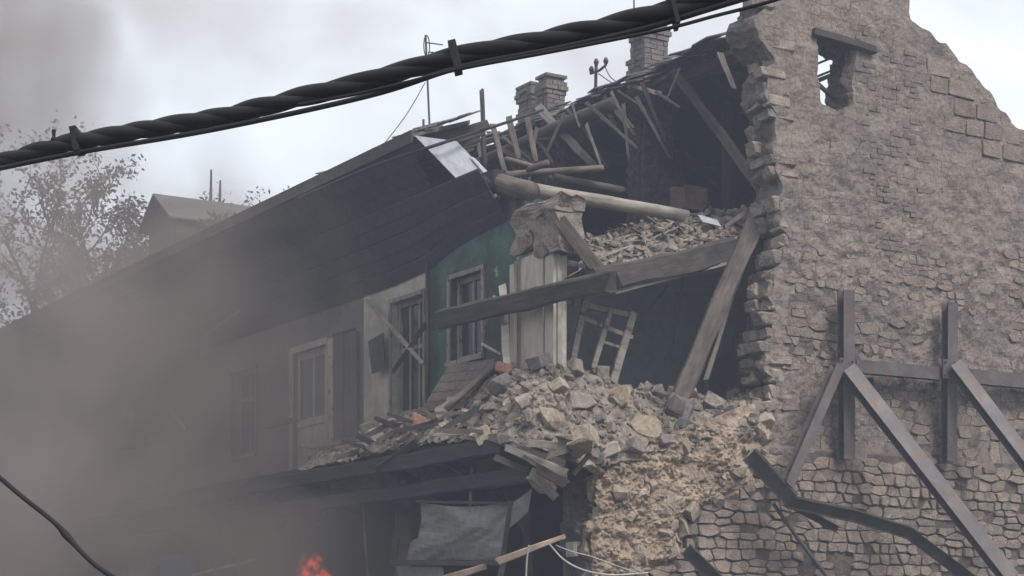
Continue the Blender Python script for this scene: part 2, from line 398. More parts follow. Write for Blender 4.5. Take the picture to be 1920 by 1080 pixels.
# ------------------------------------------------------------------ ground
g = MB(); g.raw([(-400, -100, 0), (400, -100, 0), (400, 700, 0), (-400, 700, 0)], [(0, 1, 2, 3)])
g.build('ground', M['asphalt'], kind='structure', origin=(0, 0, 0))

# ------------------------------------------------------------------ the house
house = empty('ruined_house', P(4, 6, 0), 'old stone house with its corner and roof torn open, teal upper storey showing', 'house')

def pip(poly, x, y):
    poly = np.array(poly); inside = np.zeros(x.shape, bool); n = len(poly); j = n - 1
    for i in range(n):
        xi, yi = poly[i]; xj, yj = poly[j]
        if yi != yj:
            c = ((yi > y) != (yj > y)) & (x < (xj - xi) * (y - yi) / (yj - yi) + xi); inside ^= c
        j = i
    return inside

# gable outline, traced on the gable plane
gable_px = [(1455, 745), (1448, 690), (1440, 640), (1452, 590), (1462, 520), (1475, 440), (1470, 380), (1462, 330), (1458, 260), (1452, 200),
            (1446, 150), (1452, 110), (1438, 80), (1425, 62), (1420, 40), (1440, 10), (1450, -40), (1470, -60), (1712, -70), (1712, 40), (1740, 52), (1765, 76), (1778, 78), (1790, 100),
            (1816, 118), (1822, 130), (1846, 150), (1848, 162), (1872, 185), (1878, 200), (1905, 228), (1930, 250)]
ol = [gtz(*p) for p in gable_px]
ol += [(10.6, 7.35), (10.6, 0.0), (0.0, 0.0)]
low_px = [(1116, 900), (1135, 878), (1180, 850), (1240, 820), (1300, 800), (1360, 775), (1420, 755)]
ol += [(0.02, 3.2)] + [gtz(*p) for p in low_px]
win_hole = [gtz(*p) for p in [(1536, 62), (1575, 72), (1612, 88), (1604, 150), (1603, 198), (1575, 208), (1540, 190)]]
slot_hole = [gtz(*p) for p in [(1610, 700), (1645, 702), (1644, 728), (1612, 724)]]

def gdisp(t, z):
    """outward relief of the gable face"""
    px, py = proj(P(t, 0, z))
    n1 = mn.fractal((t * 0.9, z * 0.9, 3.1), 1.0, 2.0, 3)
    n2 = mn.fractal((t * 5, z * 6, 1.7), 0.9, 2.0, 4)
    amp2 = 0.02 + (.012 if 4.15 < z < 8 else 0)
    d = 0.03 * n1
    # crumbling zone low on the left
    w = min(1, max(0, (1400 - px + (py - 900) * -0.35) / 140)) * min(1, max(0, (py - 740) / 60))
    if w > 0:
        d += w * (0.11 * mn.fractal((t * 2.4, z * 2.4, 9.0), 0.8, 2.0, 4) - 0.03); amp2 = 0.018 + 0.055 * w
    if z > 4.15 and w < 0.5: d -= 0.05 * (1 - w)       # the upper wall steps back above the ledge
    return d + amp2 * n2
def gable_core():
    res = 0.035
    us = np.arange(-0.2, 10.8, res); vs_ = np.arange(0, 11.6, res)
    U, V = np.meshgrid((us[:-1] + us[1:]) / 2, (vs_[:-1] + vs_[1:]) / 2, indexing='ij')
    jx = 0.06 * np.sin(V * 7.1 + 2 * np.sin(U * 5)) + 0.035 * np.sin(V * 19.3 + U * 3)
    keep = pip(ol, U + jx * (U < 3.6), V + 0.03 * np.sin(U * 17) * (V > 7))
    keep &= ~pip(win_hole, U, V); keep &= ~pip(slot_hole, U, V)
    keep &= ~((U > 8.3) & (V < 11) & False)
    idx = -np.ones((len(us), len(vs_)), int); verts = []; layers = 7; TH = 0.55
    ks = np.argwhere(keep)
    kset = keep
    def vid(i, j):
        if idx[i, j] < 0:
            t, z = us[i], vs_[j]
            jit = res * 0.3
            t2 = t + jit * mn.noise((t * 23, z * 23, 5)); z2 = z + (jit * mn.noise((t * 23, z * 23, 15)) if z > 0 else 0)
            idx[i, j] = len(verts); verts.append((t2, -gdisp(t, z), z2))
        return idx[i, j]
    faces = []; edges = {}
    for i, j in ks:
        q = (vid(i, j), vid(i + 1, j), vid(i + 1, j + 1), vid(i, j + 1)); faces.append(q)
        for a, b, (di, dj) in ((0, 1, (0, -1)), (1, 2, (1, 0)), (2, 3, (0, 1)), (3, 0, (-1, 0))):
            ii, jj = i + di, j + dj
            if not (0 <= ii < keep.shape[0] and 0 <= jj < keep.shape[1] and kset[ii, jj]): edges[(q[a], q[b])] = (di, dj)
    # even out the stair-steps along the torn outline
    nb_ = {}
    for (a, b) in edges: nb_.setdefault(a, []).append(b); nb_.setdefault(b, []).append(a)
    for it in range(4):
        upd = {v: (sum(verts[n][0] for n in ns) / len(ns), sum(verts[n][2] for n in ns) / len(ns)) for v, ns in nb_.items() if len(ns) == 2 and verts[v][2] > .1}
        for v, (tt, zz) in upd.items(): verts[v] = (verts[v][0] * .4 + tt * .6, verts[v][1], verts[v][2] * .4 + zz * .6)
    # broken edges: layered thickness with noise
    ring = {}
    def back(v, k):
        key = (v, k)
        if key not in ring:
            t, y, z = verts[v]; dep = TH * k / layers
            a = 0.10 * mn.fractal((t * 4 + 9, z * 4, dep * 5), 0.9, 2.0, 3); b = 0.06 * mn.fractal((t * 4, z * 4 + 30, dep * 5), 0.9, 2.0, 3)
            e = min(1, k / 2)
            ring[key] = len(verts); verts.append((t + a * e, y + dep, z + (b * e if z > 0.05 else 0)))
        return ring[key]
    for (a, b) in edges:
        pa, pb = a, b
        for k in range(1, layers + 1):
            qa, qb = back(a, k), back(b, k); faces.append((pb, pa, qa, qb)); pa, pb = qa, qb
    # plain back face
    bidx = {}
    for i, j in ks[::1]:
        pass
    W = [P(t, y, z) for t, y, z in verts]      # y here runs inwards, along +F
    return W, faces
gv, gf = gable_core()
gable = add('gable_wall', gv, gf, M['gable'], house, smooth=False)
for k_ in ('joint_low', 'ochre', 'joint_mid'): gable.data.materials.append(M[k_])
mi = []
for q in gf:
    c_ = (gv[q[0]] + gv[q[2]]) / 2; px, py = proj(c_)
    dep = (c_ - C).dot(F); k_ = 0
    if dep > .14: k_ = 1 if c_.z < 5.2 else 3
    elif py > 850 and px > 1425 - (py - 865) * 1.05 + 25 * math.sin(py * .05): k_ = 1
    elif py > 740 and px < 1440: k_ = 2
    elif py > 470 and px > 1478 and mn.noise((px * .011, py * .013, 4)) + .5 * mn.noise((px * .04, py * .04, 2)) > -0.12: k_ = 3
    mi.append(k_)
gable.data.polygons.foreach_set('material_index', mi); gable.data.update()
# inner leaf of the gable, so that it is opaque from inside
back_poly = [(t, z) for t, z in ol if z > 0.0]
bk = MB()
inner = [P(t + (0.06 if t < 4 and z > 4.4 else 0), 0.5, z - 0.03) for t, z in ol]
nseg = 90
for k in range(nseg):     # vertical strips clipped by outline and window
    a, b = 10.6 * k / nseg, 10.6 * (k + 1) / nseg; m_ = (a + b) / 2
    zz = np.arange(0, 11.6, 0.06); ins = pip(ol, np.full(zz.shape, m_), zz) & ~pip(win_hole, np.full(zz.shape, m_), zz) & ~pip(slot_hole, np.full(zz.shape, m_), zz)
    st = None
    for q, ok in enumerate(list(ins) + [False]):
        if ok and st is None: st = zz[q]
        if not ok and st is not None:
            e = zz[q - 1]; bk.raw([P(a, 0.52, st), P(b, 0.52, st), P(b, 0.52, e), P(a, 0.52, e)], [(3, 2, 1, 0)]); st = None
bk.build('inner_leaf', M['gable'], gable)

# ------------------------------------------------------------------ masonry units
RS = random.Random(5)
RG = Matrix((G, F, UP)).transposed()
def clip(poly, n, d):       # keep points with n.p <= d
    out = []
    for i in range(len(poly)):
        p, q = poly[i], poly[(i + 1) % len(poly)]; a_, b_ = n[0] * p[0] + n[1] * p[1] - d, n[0] * q[0] + n[1] * q[1] - d
        if a_ <= 0: out.append(p)
        if a_ * b_ < 0: f_ = a_ / (a_ - b_); out.append((p[0] + (q[0] - p[0]) * f_, p[1] + (q[1] - p[1]) * f_))
    return out
def cut_corners(poly, k=.2):
    out = []
    for i in range(len(poly)):
        p, q = poly[i], poly[(i + 1) % len(poly)]
        out += [(p[0] + (q[0] - p[0]) * k, p[1] + (q[1] - p[1]) * k), (p[0] + (q[0] - p[0]) * (1 - k), p[1] + (q[1] - p[1]) * (1 - k))]
    return out
def stone_geo(poly, prot, r, inset=.90, back=.05):
    """polygon about its own centre -> stone with worn arrises; x along the wall, -y outwards"""
    n = len(poly); tl, tu = r.gauss(0, .18), r.gauss(0, .18); sc_ = max(max(abs(x), abs(z)) for x, z in poly)
    def yy(x, z, k): return -prot * k * (1 + tl * x / sc_ + tu * z / sc_)
    v = [(x, back, z) for x, z in poly] + [(x * .99, yy(x, z, .72 + r.uniform(-.2, .1)), z * .99) for x, z in poly]
    v += [(x * inset, yy(x, z, 1 + r.uniform(-.15, .15)), z * inset) for x, z in poly] + [(r.uniform(-.3, .3) * sc_ * .5, -prot * (1 + r.uniform(-.2, .15)), 0)]
    f = []
    for i in range(n):
        j = (i + 1) % n; f += [(i, j, n + j, n + i), (n + i, n + j, 2 * n + j, 2 * n + i), (2 * n + i, 2 * n + j, 3 * n)]
    return v, f
def in_wall(t, z): return pip(ol, np.array([t]), np.array([z]))[0] and not pip(win_hole, np.array([t]), np.array([z]))[0] and not pip(slot_hole, np.array([t]), np.array([z]))[0]
def in_wall_fast(t, z):
    x, inside, j = t, False, len(ol) - 1
    for i in range(len(ol)):
        (xi, yi), (xj, yj) = ol[i], ol[j]
        if (yi > z) != (yj > z) and x < (xj - xi) * (z - yi) / (yj - yi) + xi: inside = not inside
        j = i
    return inside
cells = []; AN = .45
def rubble_work(t0, t1, z0, z1, hr, wr, jit, joint, prot, mkey, test):
    seeds = []; z = z0
    while z < z1:
        h = RS.uniform(*hr); t = t0 - RS.random() * .3
        while t < t1:
            w = h * RS.uniform(*wr)
            if h > .16 and RS.random() < .25:
                seeds += [(t + w / 2 + RS.gauss(0, .02), z + h * .27), (t + w / 2 + RS.gauss(0, .02), z + h * .76)]
            else: seeds.append((t + w / 2, z + h / 2 + RS.gauss(0, jit * h)))
            t += w
        z += h
    A_ = np.array(seeds)
    for i, (x, zz) in enumerate(seeds):
        px, py = proj(P(x, 0, zz))
        if not test(px, py): continue
        near = np.argsort(((A_[:, 0] - x) * AN) ** 2 + (A_[:, 1] - zz) ** 2)[1:24]
        poly = [(-.22, -.3), (.22, -.3), (.22, .3), (-.22, .3)]
        for k in near:
            dx, dz = (A_[k, 0] - x) * AN, A_[k, 1] - zz; L = math.hypot(dx, dz)
            if L < 1e-4: continue
            poly = clip(poly, (dx / L, dz / L), L / 2 - joint / 2 * RS.choice((.5, .7, 1.0, 1.0, 1.5, 2.2)) * (abs(dx / L) * AN + abs(dz / L)))
            if len(poly) < 3: break
        if len(poly) < 3: continue
        poly = [(p[0] / AN, p[1]) for p in poly]
        cx_ = sum(p[0] for p in poly) / len(poly); cz_ = sum(p[1] for p in poly) / len(poly)
        poly = [(p[0] - cx_, p[1] - cz_) for p in poly]
        poly = cut_corners(poly, RS.uniform(.05, .13)); x += cx_; zz += cz_
        ww = max(p[0] for p in poly) - min(p[0] for p in poly); hh = max(p[1] for p in poly) - min(p[1] for p in poly)
        if ww < .05 or hh < .04 or not (in_wall(x, zz) and in_wall(x - ww * .45, zz) and in_wall(x + ww * .4, zz + hh * .4)): continue
        cells.append((x, zz, poly, RS.uniform(*prot), mkey, px, py, ww * hh))
def low_zone(px, py): return py > 862 and px > 1425 - (py - 865) * 1.05 + 25 * math.sin(py * .05)
def mid_zone(px, py):
    if not (470 < py <= 858 and px > 1478): return False
    return mn.noise((px * .011, py * .013, 4)) + .5 * mn.noise((px * .04, py * .04, 2)) > -0.12
rubble_work(0.3, 9.4, 1.5, 4.12, (.10, .21), (.9, 2.1), .07, .015, (.022, .045), 'stone', low_zone)
rubble_work(2.8, 9.4, 4.14, 7.9, (.08, .18), (.9, 2.4), .14, .009, (.003, .016), 'stone_up', mid_zone)
cells = [c for c in cells if RS.random() > (0.09 if c[4] == 'stone' else .2)]
# big squared blocks under the raking edge
edge_cells = []
for row in range(8):
    hh = 0.25; z0 = 8.50 + row * hh; te = 5.41 + (10.17 - z0 - hh) / 0.53; t = te - 0.03
    for k in range(4):
        w = RS.uniform(.34, .56); t -= w; px, py = proj(P(t + w / 2, 0, z0 + hh / 2))
        if px > 1730 and RS.random() < (0.97 if k < 2 else .55):
            a_, b_ = w / 2 - .008, hh / 2 - .008; j_ = lambda: RS.uniform(-.014, .008)
            poly = cut_corners([(-a_ - j_(), -b_ - j_()), (a_ + j_(), -b_ - j_()), (a_ + j_(), b_ + j_()), (-a_ - j_(), b_ + j_())], .06)
            edge_cells.append((t + w / 2, z0 + hh / 2, poly, RS.uniform(.012, .03), 'stone_up', px, py, w * hh))
# blocks of the torn left edge of the gable, seen on their broken ends
end_blocks = []
gp = sorted(gable_px[:15], key=lambda q: q[1]); z = 4.75
while z < 11.0:
    hh = RS.uniform(.15, .27)
    py = HY - (z + hh / 2 - CAMZ) / 25.2 * FPX; xe = np.interp(py, [p[1] for p in gp], [p[0] for p in gp]); t = gtz(xe, py)[0]
    cut = RS.uniform(.2, .34)
    for a_, b_ in ((.02, cut), (cut, .54)):
        if RS.random() < .86 and py > -30: end_blocks.append((t, (a_ + b_) / 2, z + hh / 2, b_ - a_ - .012, hh - .012, RS.uniform(.05, .15)))
    z += hh
vis = [c for c in cells if 0 < c[5] < 1930 and c[6] < 1085]
vis.sort(key=lambda c: -c[7])
single = vis[:300 - len(edge_cells) - len(end_blocks)] + edge_cells
sset = set(id(c) for c in single)
rest = [c for c in cells if id(c) not in sset]
for c in single:
    v, f = stone_geo(c[2], c[3], RS, RS.uniform(.90, .96) if c[4] == 'stone' else .95)
    obj_of('stone', mesh_of('stone', v, f, M[c[4]], False), P(c[0], -gdisp(c[0], c[1]), c[1]), gable, RG)
RE = Matrix((-F, G, UP)).transposed()
for t, s_, z, w, hh, pr in end_blocks:
    poly = cut_corners([(-w / 2 + RS.uniform(0, .03), -hh / 2), (w / 2, -hh / 2 + RS.uniform(0, .03)), (w / 2 - RS.uniform(0, .03), hh / 2), (-w / 2, hh / 2 - RS.uniform(0, .04))], .15)
    jx_ = .06 * math.sin(z * 7.1 + 2 * math.sin(t * 5)) + .035 * math.sin(z * 19.3 + t * 3)
    v, f = stone_geo(poly, pr, RS, .86, .3); obj_of('stone', mesh_of('stone', v, f, M['stone_end'], False), P(t - jx_ * .7 + RS.uniform(-.02, .08), s_ + RS.uniform(0, .05), z), gable, RE @ Matrix.Rotation(RS.uniform(-.12, .12), 3, 'Y') @ Matrix.Rotation(RS.uniform(-.2, .2), 3, 'Z'))
sm = MB()
for c in rest:
    v, f = stone_geo(c[2], c[3], RS); o_ = P(c[0], -gdisp(c[0], c[1]), c[1])
    sm.raw([o_ + RG @ Vector(q) for q in v], f)
sm.build('small_stone_infill', M['infill'], gable, kind='stuff')
# brick patch beside the attic opening
bm_ = MB(); rr = random.Random(3)
bz = 0.072
t0b, z0b = gtz(1620, 520); t1b, z1b = gtz(1830, 60)
z = gtz(1700, 540)[1]; row = 0
while z < 10.35:
    t = t0b - .1 + (row % 2) * .13
    while t < t1b:
        px, py = proj(P(t + .12, 0, z))
        lo = 1618 + 35 * max(0, (py - 300) / 200) + 20 * mn.noise((py * .03, 1, 1)); hi = 1712 + 30 * mn.noise((py * .02, 5, 5)) + 25 * (py > 100) - 40 * (py < 70)
        if lo < px < hi and rr.random() > .16 and py > 60 and mn.noise((px * .02, py * .02, 8)) > -.2:
            d = -gdisp(t + .12, z) - rr.uniform(-.004, .012)
            bm_.hexa([P(t, d, z), P(t + .235, d, z), P(t + .235, d + .1, z), P(t, d + .1, z), P(t, d, z + .056), P(t + .235, d, z + .056), P(t + .235, d + .1, z + .056), P(t, d + .1, z + .056)])
        t += .25
    z += bz; row += 1
bm_.build('brick_patch', M['brick'], gable, kind='stuff')
beam('lintel', on_s(1530, 58, -.02) + F * .1, on_s(1640, 92, -.02) + F * .1, .22, .11, M['wood_dark'], gable)
# window bars inside the attic opening
beam('window_post', on_s(1584, 62, .3), on_s(1584, 206, .3), .09, .1, M['wood_dark'], gable)
beam('window_post', on_s(1599, 80, .35), on_s(1597, 206, .35), .05, .06, M['wood_dark'], gable)

for a_, b_, c_, d_, w_ in ((1530, 120, 1576, 102, .03), (1530, 145, 1576, 126, .03), (1536, 160, 1580, 200, .05)):
    beam('window_bar', on_s(a_, b_, .42), on_s(c_, d_, .42), .05, w_, M['wood_dark'], gable)
# crumbled core: irregular lumps in the torn lower wall
cr = MB(); rr = random.Random(8)
def hull_rock(seed, n=13, sq=0.55):
    r = random.Random(seed); b = bmesh.new()
    for _ in range(n):
        v = Vector((r.gauss(0, 1), r.gauss(0, 1), r.gauss(0, 1))); v.normalize()
        m = max(abs(v.x), abs(v.y), abs(v.z)); v = v * (1 - sq) + v / m * sq
        b.verts.new(v * 0.5 * r.uniform(.82, 1.05))
    bmesh.ops.convex_hull(b, input=b.verts)
    for v in [v for v in b.verts if not v.link_faces]: b.verts.remove(v)
    b.verts.index_update(); out = ([v.co.copy() for v in b.verts], [tuple(v.index for v in f.verts) for f in b.faces]); b.free(); return out
LOW = [hull_rock(k) for k in range(24)]
def worn_rock(seed):
    b = bmesh.new(); bmesh.ops.create_icosphere(b, subdivisions=2, radius=.5)
    for v in b.verts:
        m_ = max(abs(v.co.x), abs(v.co.y), abs(v.co.z)); v.co = v.co * .6 + v.co / m_ * .5 * .4
        v.co += Vector(mn.noise_vector(v.co * 2.4 + Vector((seed * 3.3, 0, 0)))) * .2 + Vector(mn.noise_vector(v.co * 7 + Vector((seed * 3.3, 0, 0)))) * .06
    b.verts.index_update(); out = ([v.co.copy() for v in b.verts], [tuple(v.index for v in f.verts) for f in b.faces]); b.free(); return out
WORN = [worn_rock(k) for k in range(16)]
def rnd_rot(r): return Matrix.Rotation(r.uniform(0, 6.28), 3, 'X') @ Matrix.Rotation(r.uniform(0, 6.28), 3, 'Y') @ Matrix.Rotation(r.uniform(0, 6.28), 3, 'Z')
for k in range(150):
    px, py = rr.uniform(1125, 1470), rr.uniform(790, 1085)
    if (low_zone(px, py) and py > 862) or px > 1440: continue
    t, z = gtz(px, py)
    if not in_wall(t, z): continue
    sz_ = min(.34, .09 + rr.expovariate(13)); v, f = LOW[rr.randrange(24)]; Rm = rnd_rot(rr)
    o_ = P(t, -gdisp(t, z) - .06 + sz_ * .2, z)
    cr.raw([o_ + Rm @ Vector((q.x * sz_ * 1.25, q.y * sz_, q.z * sz_ * .8)) for q in v], f)
cr.build('embedded_stone', M['crumb_stone'], gable, kind='stuff')
pa = np.arange(-.02, 3.1, .016); pz = np.arange(1.6, 4.75, .016); pid = {}; pv = []; pf = []
def crumb(t, z):
    px, py = proj(P(t, 0, z))
    w = min(1, max(0, (1432 - px - max(0, py - 865) * 1.02 + 25 * math.sin(py * .05)) / 45), max(0, (py - 775) / 25) )
    w = min(w, max(0, (py - 775) / 30), max(0, (t + .02) / .08)) 
    d = .10 * mn.fractal((t * 2.2, z * 2.2, 9), .8, 2, 2) + .085 * (abs(mn.noise((t * 5, z * 6, 2))) - .2) + .06 * (abs(mn.noise((t * 11, z * 12, 7))) - .2) + .030 * mn.noise((t * 23, z * 25, 3)) + .014 * mn.noise((t * 50, z * 50, 3))
    return w, d
for i, t in enumerate(pa):
    for j, z in enumerate(pz):
        w, d = crumb(t, z)
        if w <= 0 or not in_wall_fast(t, z): continue
        pid[(i, j)] = len(pv); pv.append(P(t, -gdisp(t, z) * .5 - (.075 + d) * w + .05 * (1 - w), z))
for (i, j), k in pid.items():
    q = [pid.get(x) for x in ((i + 1, j), (i + 1, j + 1), (i, j + 1))]
    if None not in q: pf.append((k, *q))
add('crumbling_core', pv, pf, M['ochre'], gable, smooth=False)

# ------------------------------------------------------------------ storeys, walls and floors
def part_boxes(name, boxes, mat, parent=house, **kw):
    m = MB()
    for b in boxes: m.box(*b)
    return m.build(name, mat, parent, **kw)
ZF, ZC, ZR = 4.25, 7.05, 10.45       # upper floor, ceiling, ridge
TR = 4.3
def wall_with_holes(name, s0, s1, z0, z1, holes, mat, t0=0.0, th=0.4, parent=house):
    """street-front wall: boxes around the openings"""
    m = MB(); ss = sorted(set([s0, s1] + [h[0] for h in holes] + [h[1] for h in holes]))
    for a, b in zip(ss[:-1], ss[1:]):
        mid = (a + b) / 2; hs = sorted([h for h in holes if h[0] < mid < h[1]], key=lambda h: h[2]); z = z0
        for h in hs:
            if h[2] > z: m.box(t0, t0 + th, a, b, z, h[2])
            z = h[3]
        if z < z1: m.box(t0, t0 + th, a, b, z, z1)
    return m.build(name, mat, parent)
def S(px, t=0.0): return ftz(px, 500, t)[0]
w3 = (S(905), S(845), ftz(875, 672)[1], ftz(875, 515)[1])
w2 = (S(795), S(735), ftz(765, 775)[1], ftz(765, 560)[1])
d1 = (S(612), S(550), ZF + .12, ftz(580, 655)[1])
wall_with_holes('facade_wall', S(968), S(805), ZF, 7.5, [w3], M['teal'])
wall_with_holes('facade_wall', S(805) + .002, S(682), ZF, 7.5, [w2], M['pale_wall'])
wall_with_holes('facade_wall', S(682) + .002, 32, ZF, 7.5, [(S(668), S(622), ZF + .1, 6.35), d1] + [(a, a + 1.0, 4.75, 6.2) for a in (10.0, 16.9)], M['grey_wall'])
gh = [(.62, 4.6, .3, 3.72), (5.1, 9.2, .3, 3.72)] + [(a, a + 1.1, .9, 3.0) for a in (10.8, 13.4, 16.2, 19, 22)]
wall_with_holes('ground_floor_wall', .55, 32, 0, ZF - .12, gh, M['brown_wall'], .02, .5)
part_boxes('partition_wall', [(.42, 5.25, 4.4, 4.6, ZF, ZC), (5.25, 5.95, 4.4, 4.6, 6.45, ZC), (5.95, 6.3, 4.4, 4.6, ZF, ZC)], M['room'])  # the doorway gap is invented, to darken the right of the room
m = MB(); m.box(5.19, 5.25, 4.37, 4.399, ZF, 6.5); m.box(5.95, 6.01, 4.37, 4.399, ZF, 6.5); m.box(5.25, 5.95, 4.37, 4.399, 6.44, 6.5); m.build('invented_door_frame', M['old_frame'], house)  # frame of the invented doorway that stands in for shade there
part_boxes('rear_wall', [(10.2, 10.6, .55, 32, 0, 7.0)], M['grey_wall'])
part_boxes('light_stop_wall', [(.42, 10.2, 7.6, 7.8, ZF, ZC)], M['grey_wall'])  # added backing wall, stops light leaking through the doorway
part_boxes('room_wall', [(6.3, 6.45, .55, 4.6, ZF, ZC)], M['room'])
part_boxes('upper_floor', [(.5, 10.2, .56, 32, ZF - .25, ZF)], M['wood_dark'])
part_boxes('attic_floor', [(.4, 10.2, 4.6, 32, ZC, ZC + .2), (1.6, 10.2, 2.9, 4.6, ZC, ZC + .2), (4.2, 10.2, .56, 2.9, ZC, ZC + .2)], M['wood_dark'])
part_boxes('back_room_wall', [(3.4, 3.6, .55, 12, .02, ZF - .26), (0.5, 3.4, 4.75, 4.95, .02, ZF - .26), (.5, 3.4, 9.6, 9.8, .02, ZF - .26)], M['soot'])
part_boxes('attic_partition', [(4.6, 8.6, 9.5, 9.6, ZC + .2, 9.4)], M['soffit']); part_boxes('attic_partition', [(1.4, 4.4, 13.0, 13.1, ZC + .2, 9.6)], M['soffit'])

# rear roof slope: long boards, a few lost near the gable
def zrear(t): return ZR - 0.52 * (t - TR)
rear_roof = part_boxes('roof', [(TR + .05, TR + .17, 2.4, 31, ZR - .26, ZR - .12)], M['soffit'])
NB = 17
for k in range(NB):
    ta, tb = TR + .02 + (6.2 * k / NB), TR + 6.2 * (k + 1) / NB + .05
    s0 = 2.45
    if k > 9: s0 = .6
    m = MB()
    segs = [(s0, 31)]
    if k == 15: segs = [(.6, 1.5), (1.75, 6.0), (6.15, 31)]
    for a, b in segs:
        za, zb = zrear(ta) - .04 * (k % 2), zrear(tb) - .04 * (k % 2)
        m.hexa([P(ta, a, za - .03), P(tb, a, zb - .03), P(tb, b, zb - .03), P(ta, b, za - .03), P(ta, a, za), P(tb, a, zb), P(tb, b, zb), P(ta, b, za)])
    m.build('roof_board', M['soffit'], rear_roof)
for k, tt in enumerate((4.5, 4.95, 5.4, 5.9, 6.5)):       # bare battens by the gable
    beam('batten', P(tt, .56, zrear(tt) - .03), P(tt, 2.6, zrear(tt) - .03), .06, .04, M['wood_dark'], rear_roof)
for k, ss in enumerate((1.1, 3.4, 5.6, 7.8, 10.0, 12.2)):
    beam('rafter', P(TR + .1, ss, ZR - .17), P(10.3, ss, zrear(10.3) - .14), .1, .14, M['wood_dark'], rear_roof)
# ridge: log and the torn strip of roofing that still lies on it
log('ridge_log', P(TR - .12, 2.2, ZR - .36), P(TR - .12, 14, ZR - .36), .12, .11, M['wood_dark'], rear_roof)
log('purlin', P(TR - 1.0, 4.2, ZR - .72), P(TR - 1.0, 13.5, ZR - .80), .11, .1, M['wood_dark'], rear_roof)
rr = random.Random(21); sm = MB()
for k in range(150):
    s_ = 1.9 + 10 * rr.random(); w = rr.uniform(.15, .5)
    t_ = TR + rr.uniform(-.75, .15); z_ = ZR - .02 - .36 * abs(t_ - TR) + rr.uniform(-.04, .05); tl = rr.uniform(-.3, .3)
    a = rr.uniform(.2, .45)
    m4 = [P(t_ - a / 2, s_, z_ - .36 * a / 2 + tl * .1), P(t_ + a / 2, s_, z_ + .36 * a / 2 + tl * .1), P(t_ + a / 2, s_ + w, z_ + .36 * a / 2 - tl * .1), P(t_ - a / 2, s_ + w, z_ - .36 * a / 2 - tl * .1)]
    sm.hexa(m4 + [p + UP * .02 for p in m4])
sm.build('torn_roofing', M['roof'], rear_roof, kind='stuff')

# front slope, left part still standing; broken edge runs from eave to ridge
TE, ZE = -0.9, 8.38
def zfront(t): return ZE + (ZR - ZE) * (t - TE) / (TR - TE)
SE = ftz(772, 250, TE)[0]
front = MB()
brk = [(TE, SE), (-.3, SE + .25), (.3, SE + .5), (.8, SE + 1.6), (1.5, SE + 2.4), (2.2, SE + 4.3), (3.0, SE + 5.6), (3.7, SE + 6.6), (TR, SE + 7.2)]
for (ta, sa), (tb, sb) in zip(brk[:-1], brk[1:]):
    front.hexa([P(ta, sa, zfront(ta) - .05), P(tb, sb, zfront(tb) - .05), P(tb, 31, zfront(tb) - .05), P(ta, 31, zfront(ta) - .05),
                P(ta, sa, zfront(ta)), P(tb, sb, zfront(tb)), P(tb, 31, zfront(tb)), P(ta, 31, zfront(ta))])
front_roof = front.build('roof', M['roof'], house)
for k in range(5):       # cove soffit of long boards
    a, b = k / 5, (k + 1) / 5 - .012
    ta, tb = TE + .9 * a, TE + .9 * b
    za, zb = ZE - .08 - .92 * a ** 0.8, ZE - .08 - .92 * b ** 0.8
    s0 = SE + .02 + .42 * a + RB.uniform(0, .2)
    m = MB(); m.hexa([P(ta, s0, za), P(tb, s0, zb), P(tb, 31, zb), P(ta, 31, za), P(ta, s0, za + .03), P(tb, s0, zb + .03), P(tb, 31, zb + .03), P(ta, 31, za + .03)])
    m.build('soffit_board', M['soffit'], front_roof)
m = MB(); m.box(TE - .03, TE, SE - .03, 31, ZE - .13, ZE + .04); m.build('fascia_board', M['wood_dark'], front_roof)
for k in range(9):
    s_ = SE + .4 + k * .95
    beam('rafter', P(TE + .1, s_, ZE - .12), P(min(TR, .5 + k * .5), s_, zfront(min(TR, .5 + k * .5)) - .14), .09, .12, M['wood_dark'], front_roof)
cs = [(S(952), 7.12), (S(900), 7.08), (S(850), 7.0), (S(806), 6.82), (S(740), 6.76), (12.0, 6.76), (20.0, 6.76), (31, 6.76)]
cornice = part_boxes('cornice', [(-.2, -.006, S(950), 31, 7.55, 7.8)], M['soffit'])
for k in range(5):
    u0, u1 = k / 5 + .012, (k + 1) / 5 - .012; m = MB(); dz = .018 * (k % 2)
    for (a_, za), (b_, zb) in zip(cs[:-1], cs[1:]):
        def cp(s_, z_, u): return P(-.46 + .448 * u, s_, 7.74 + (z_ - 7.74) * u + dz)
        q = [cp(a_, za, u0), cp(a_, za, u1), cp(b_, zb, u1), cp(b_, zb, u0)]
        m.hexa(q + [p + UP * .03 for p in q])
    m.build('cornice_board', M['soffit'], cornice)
# ragged tiles on the eave by the break, seen against the sky
rr = random.Random(4); sm = MB()
for k in range(60):
    s_ = SE + 9 * rr.random() ** 1.6; t_ = TE + rr.uniform(0, .9); w = rr.uniform(.15, .4); a = rr.uniform(.15, .3); z_ = zfront(t_) + .012 + rr.random() * .05
    m4 = [P(t_, s_, z_), P(t_ + a, s_, z_ + .4 * a), P(t_ + a, s_ + w, z_ + .4 * a + .02), P(t_, s_ + w, z_ + rr.uniform(-.02, .04))]
    sm.hexa(m4 + [p + UP * .02 for p in m4])
sm.build('loose_roof_tile', M['roof'], front_roof, kind='stuff')

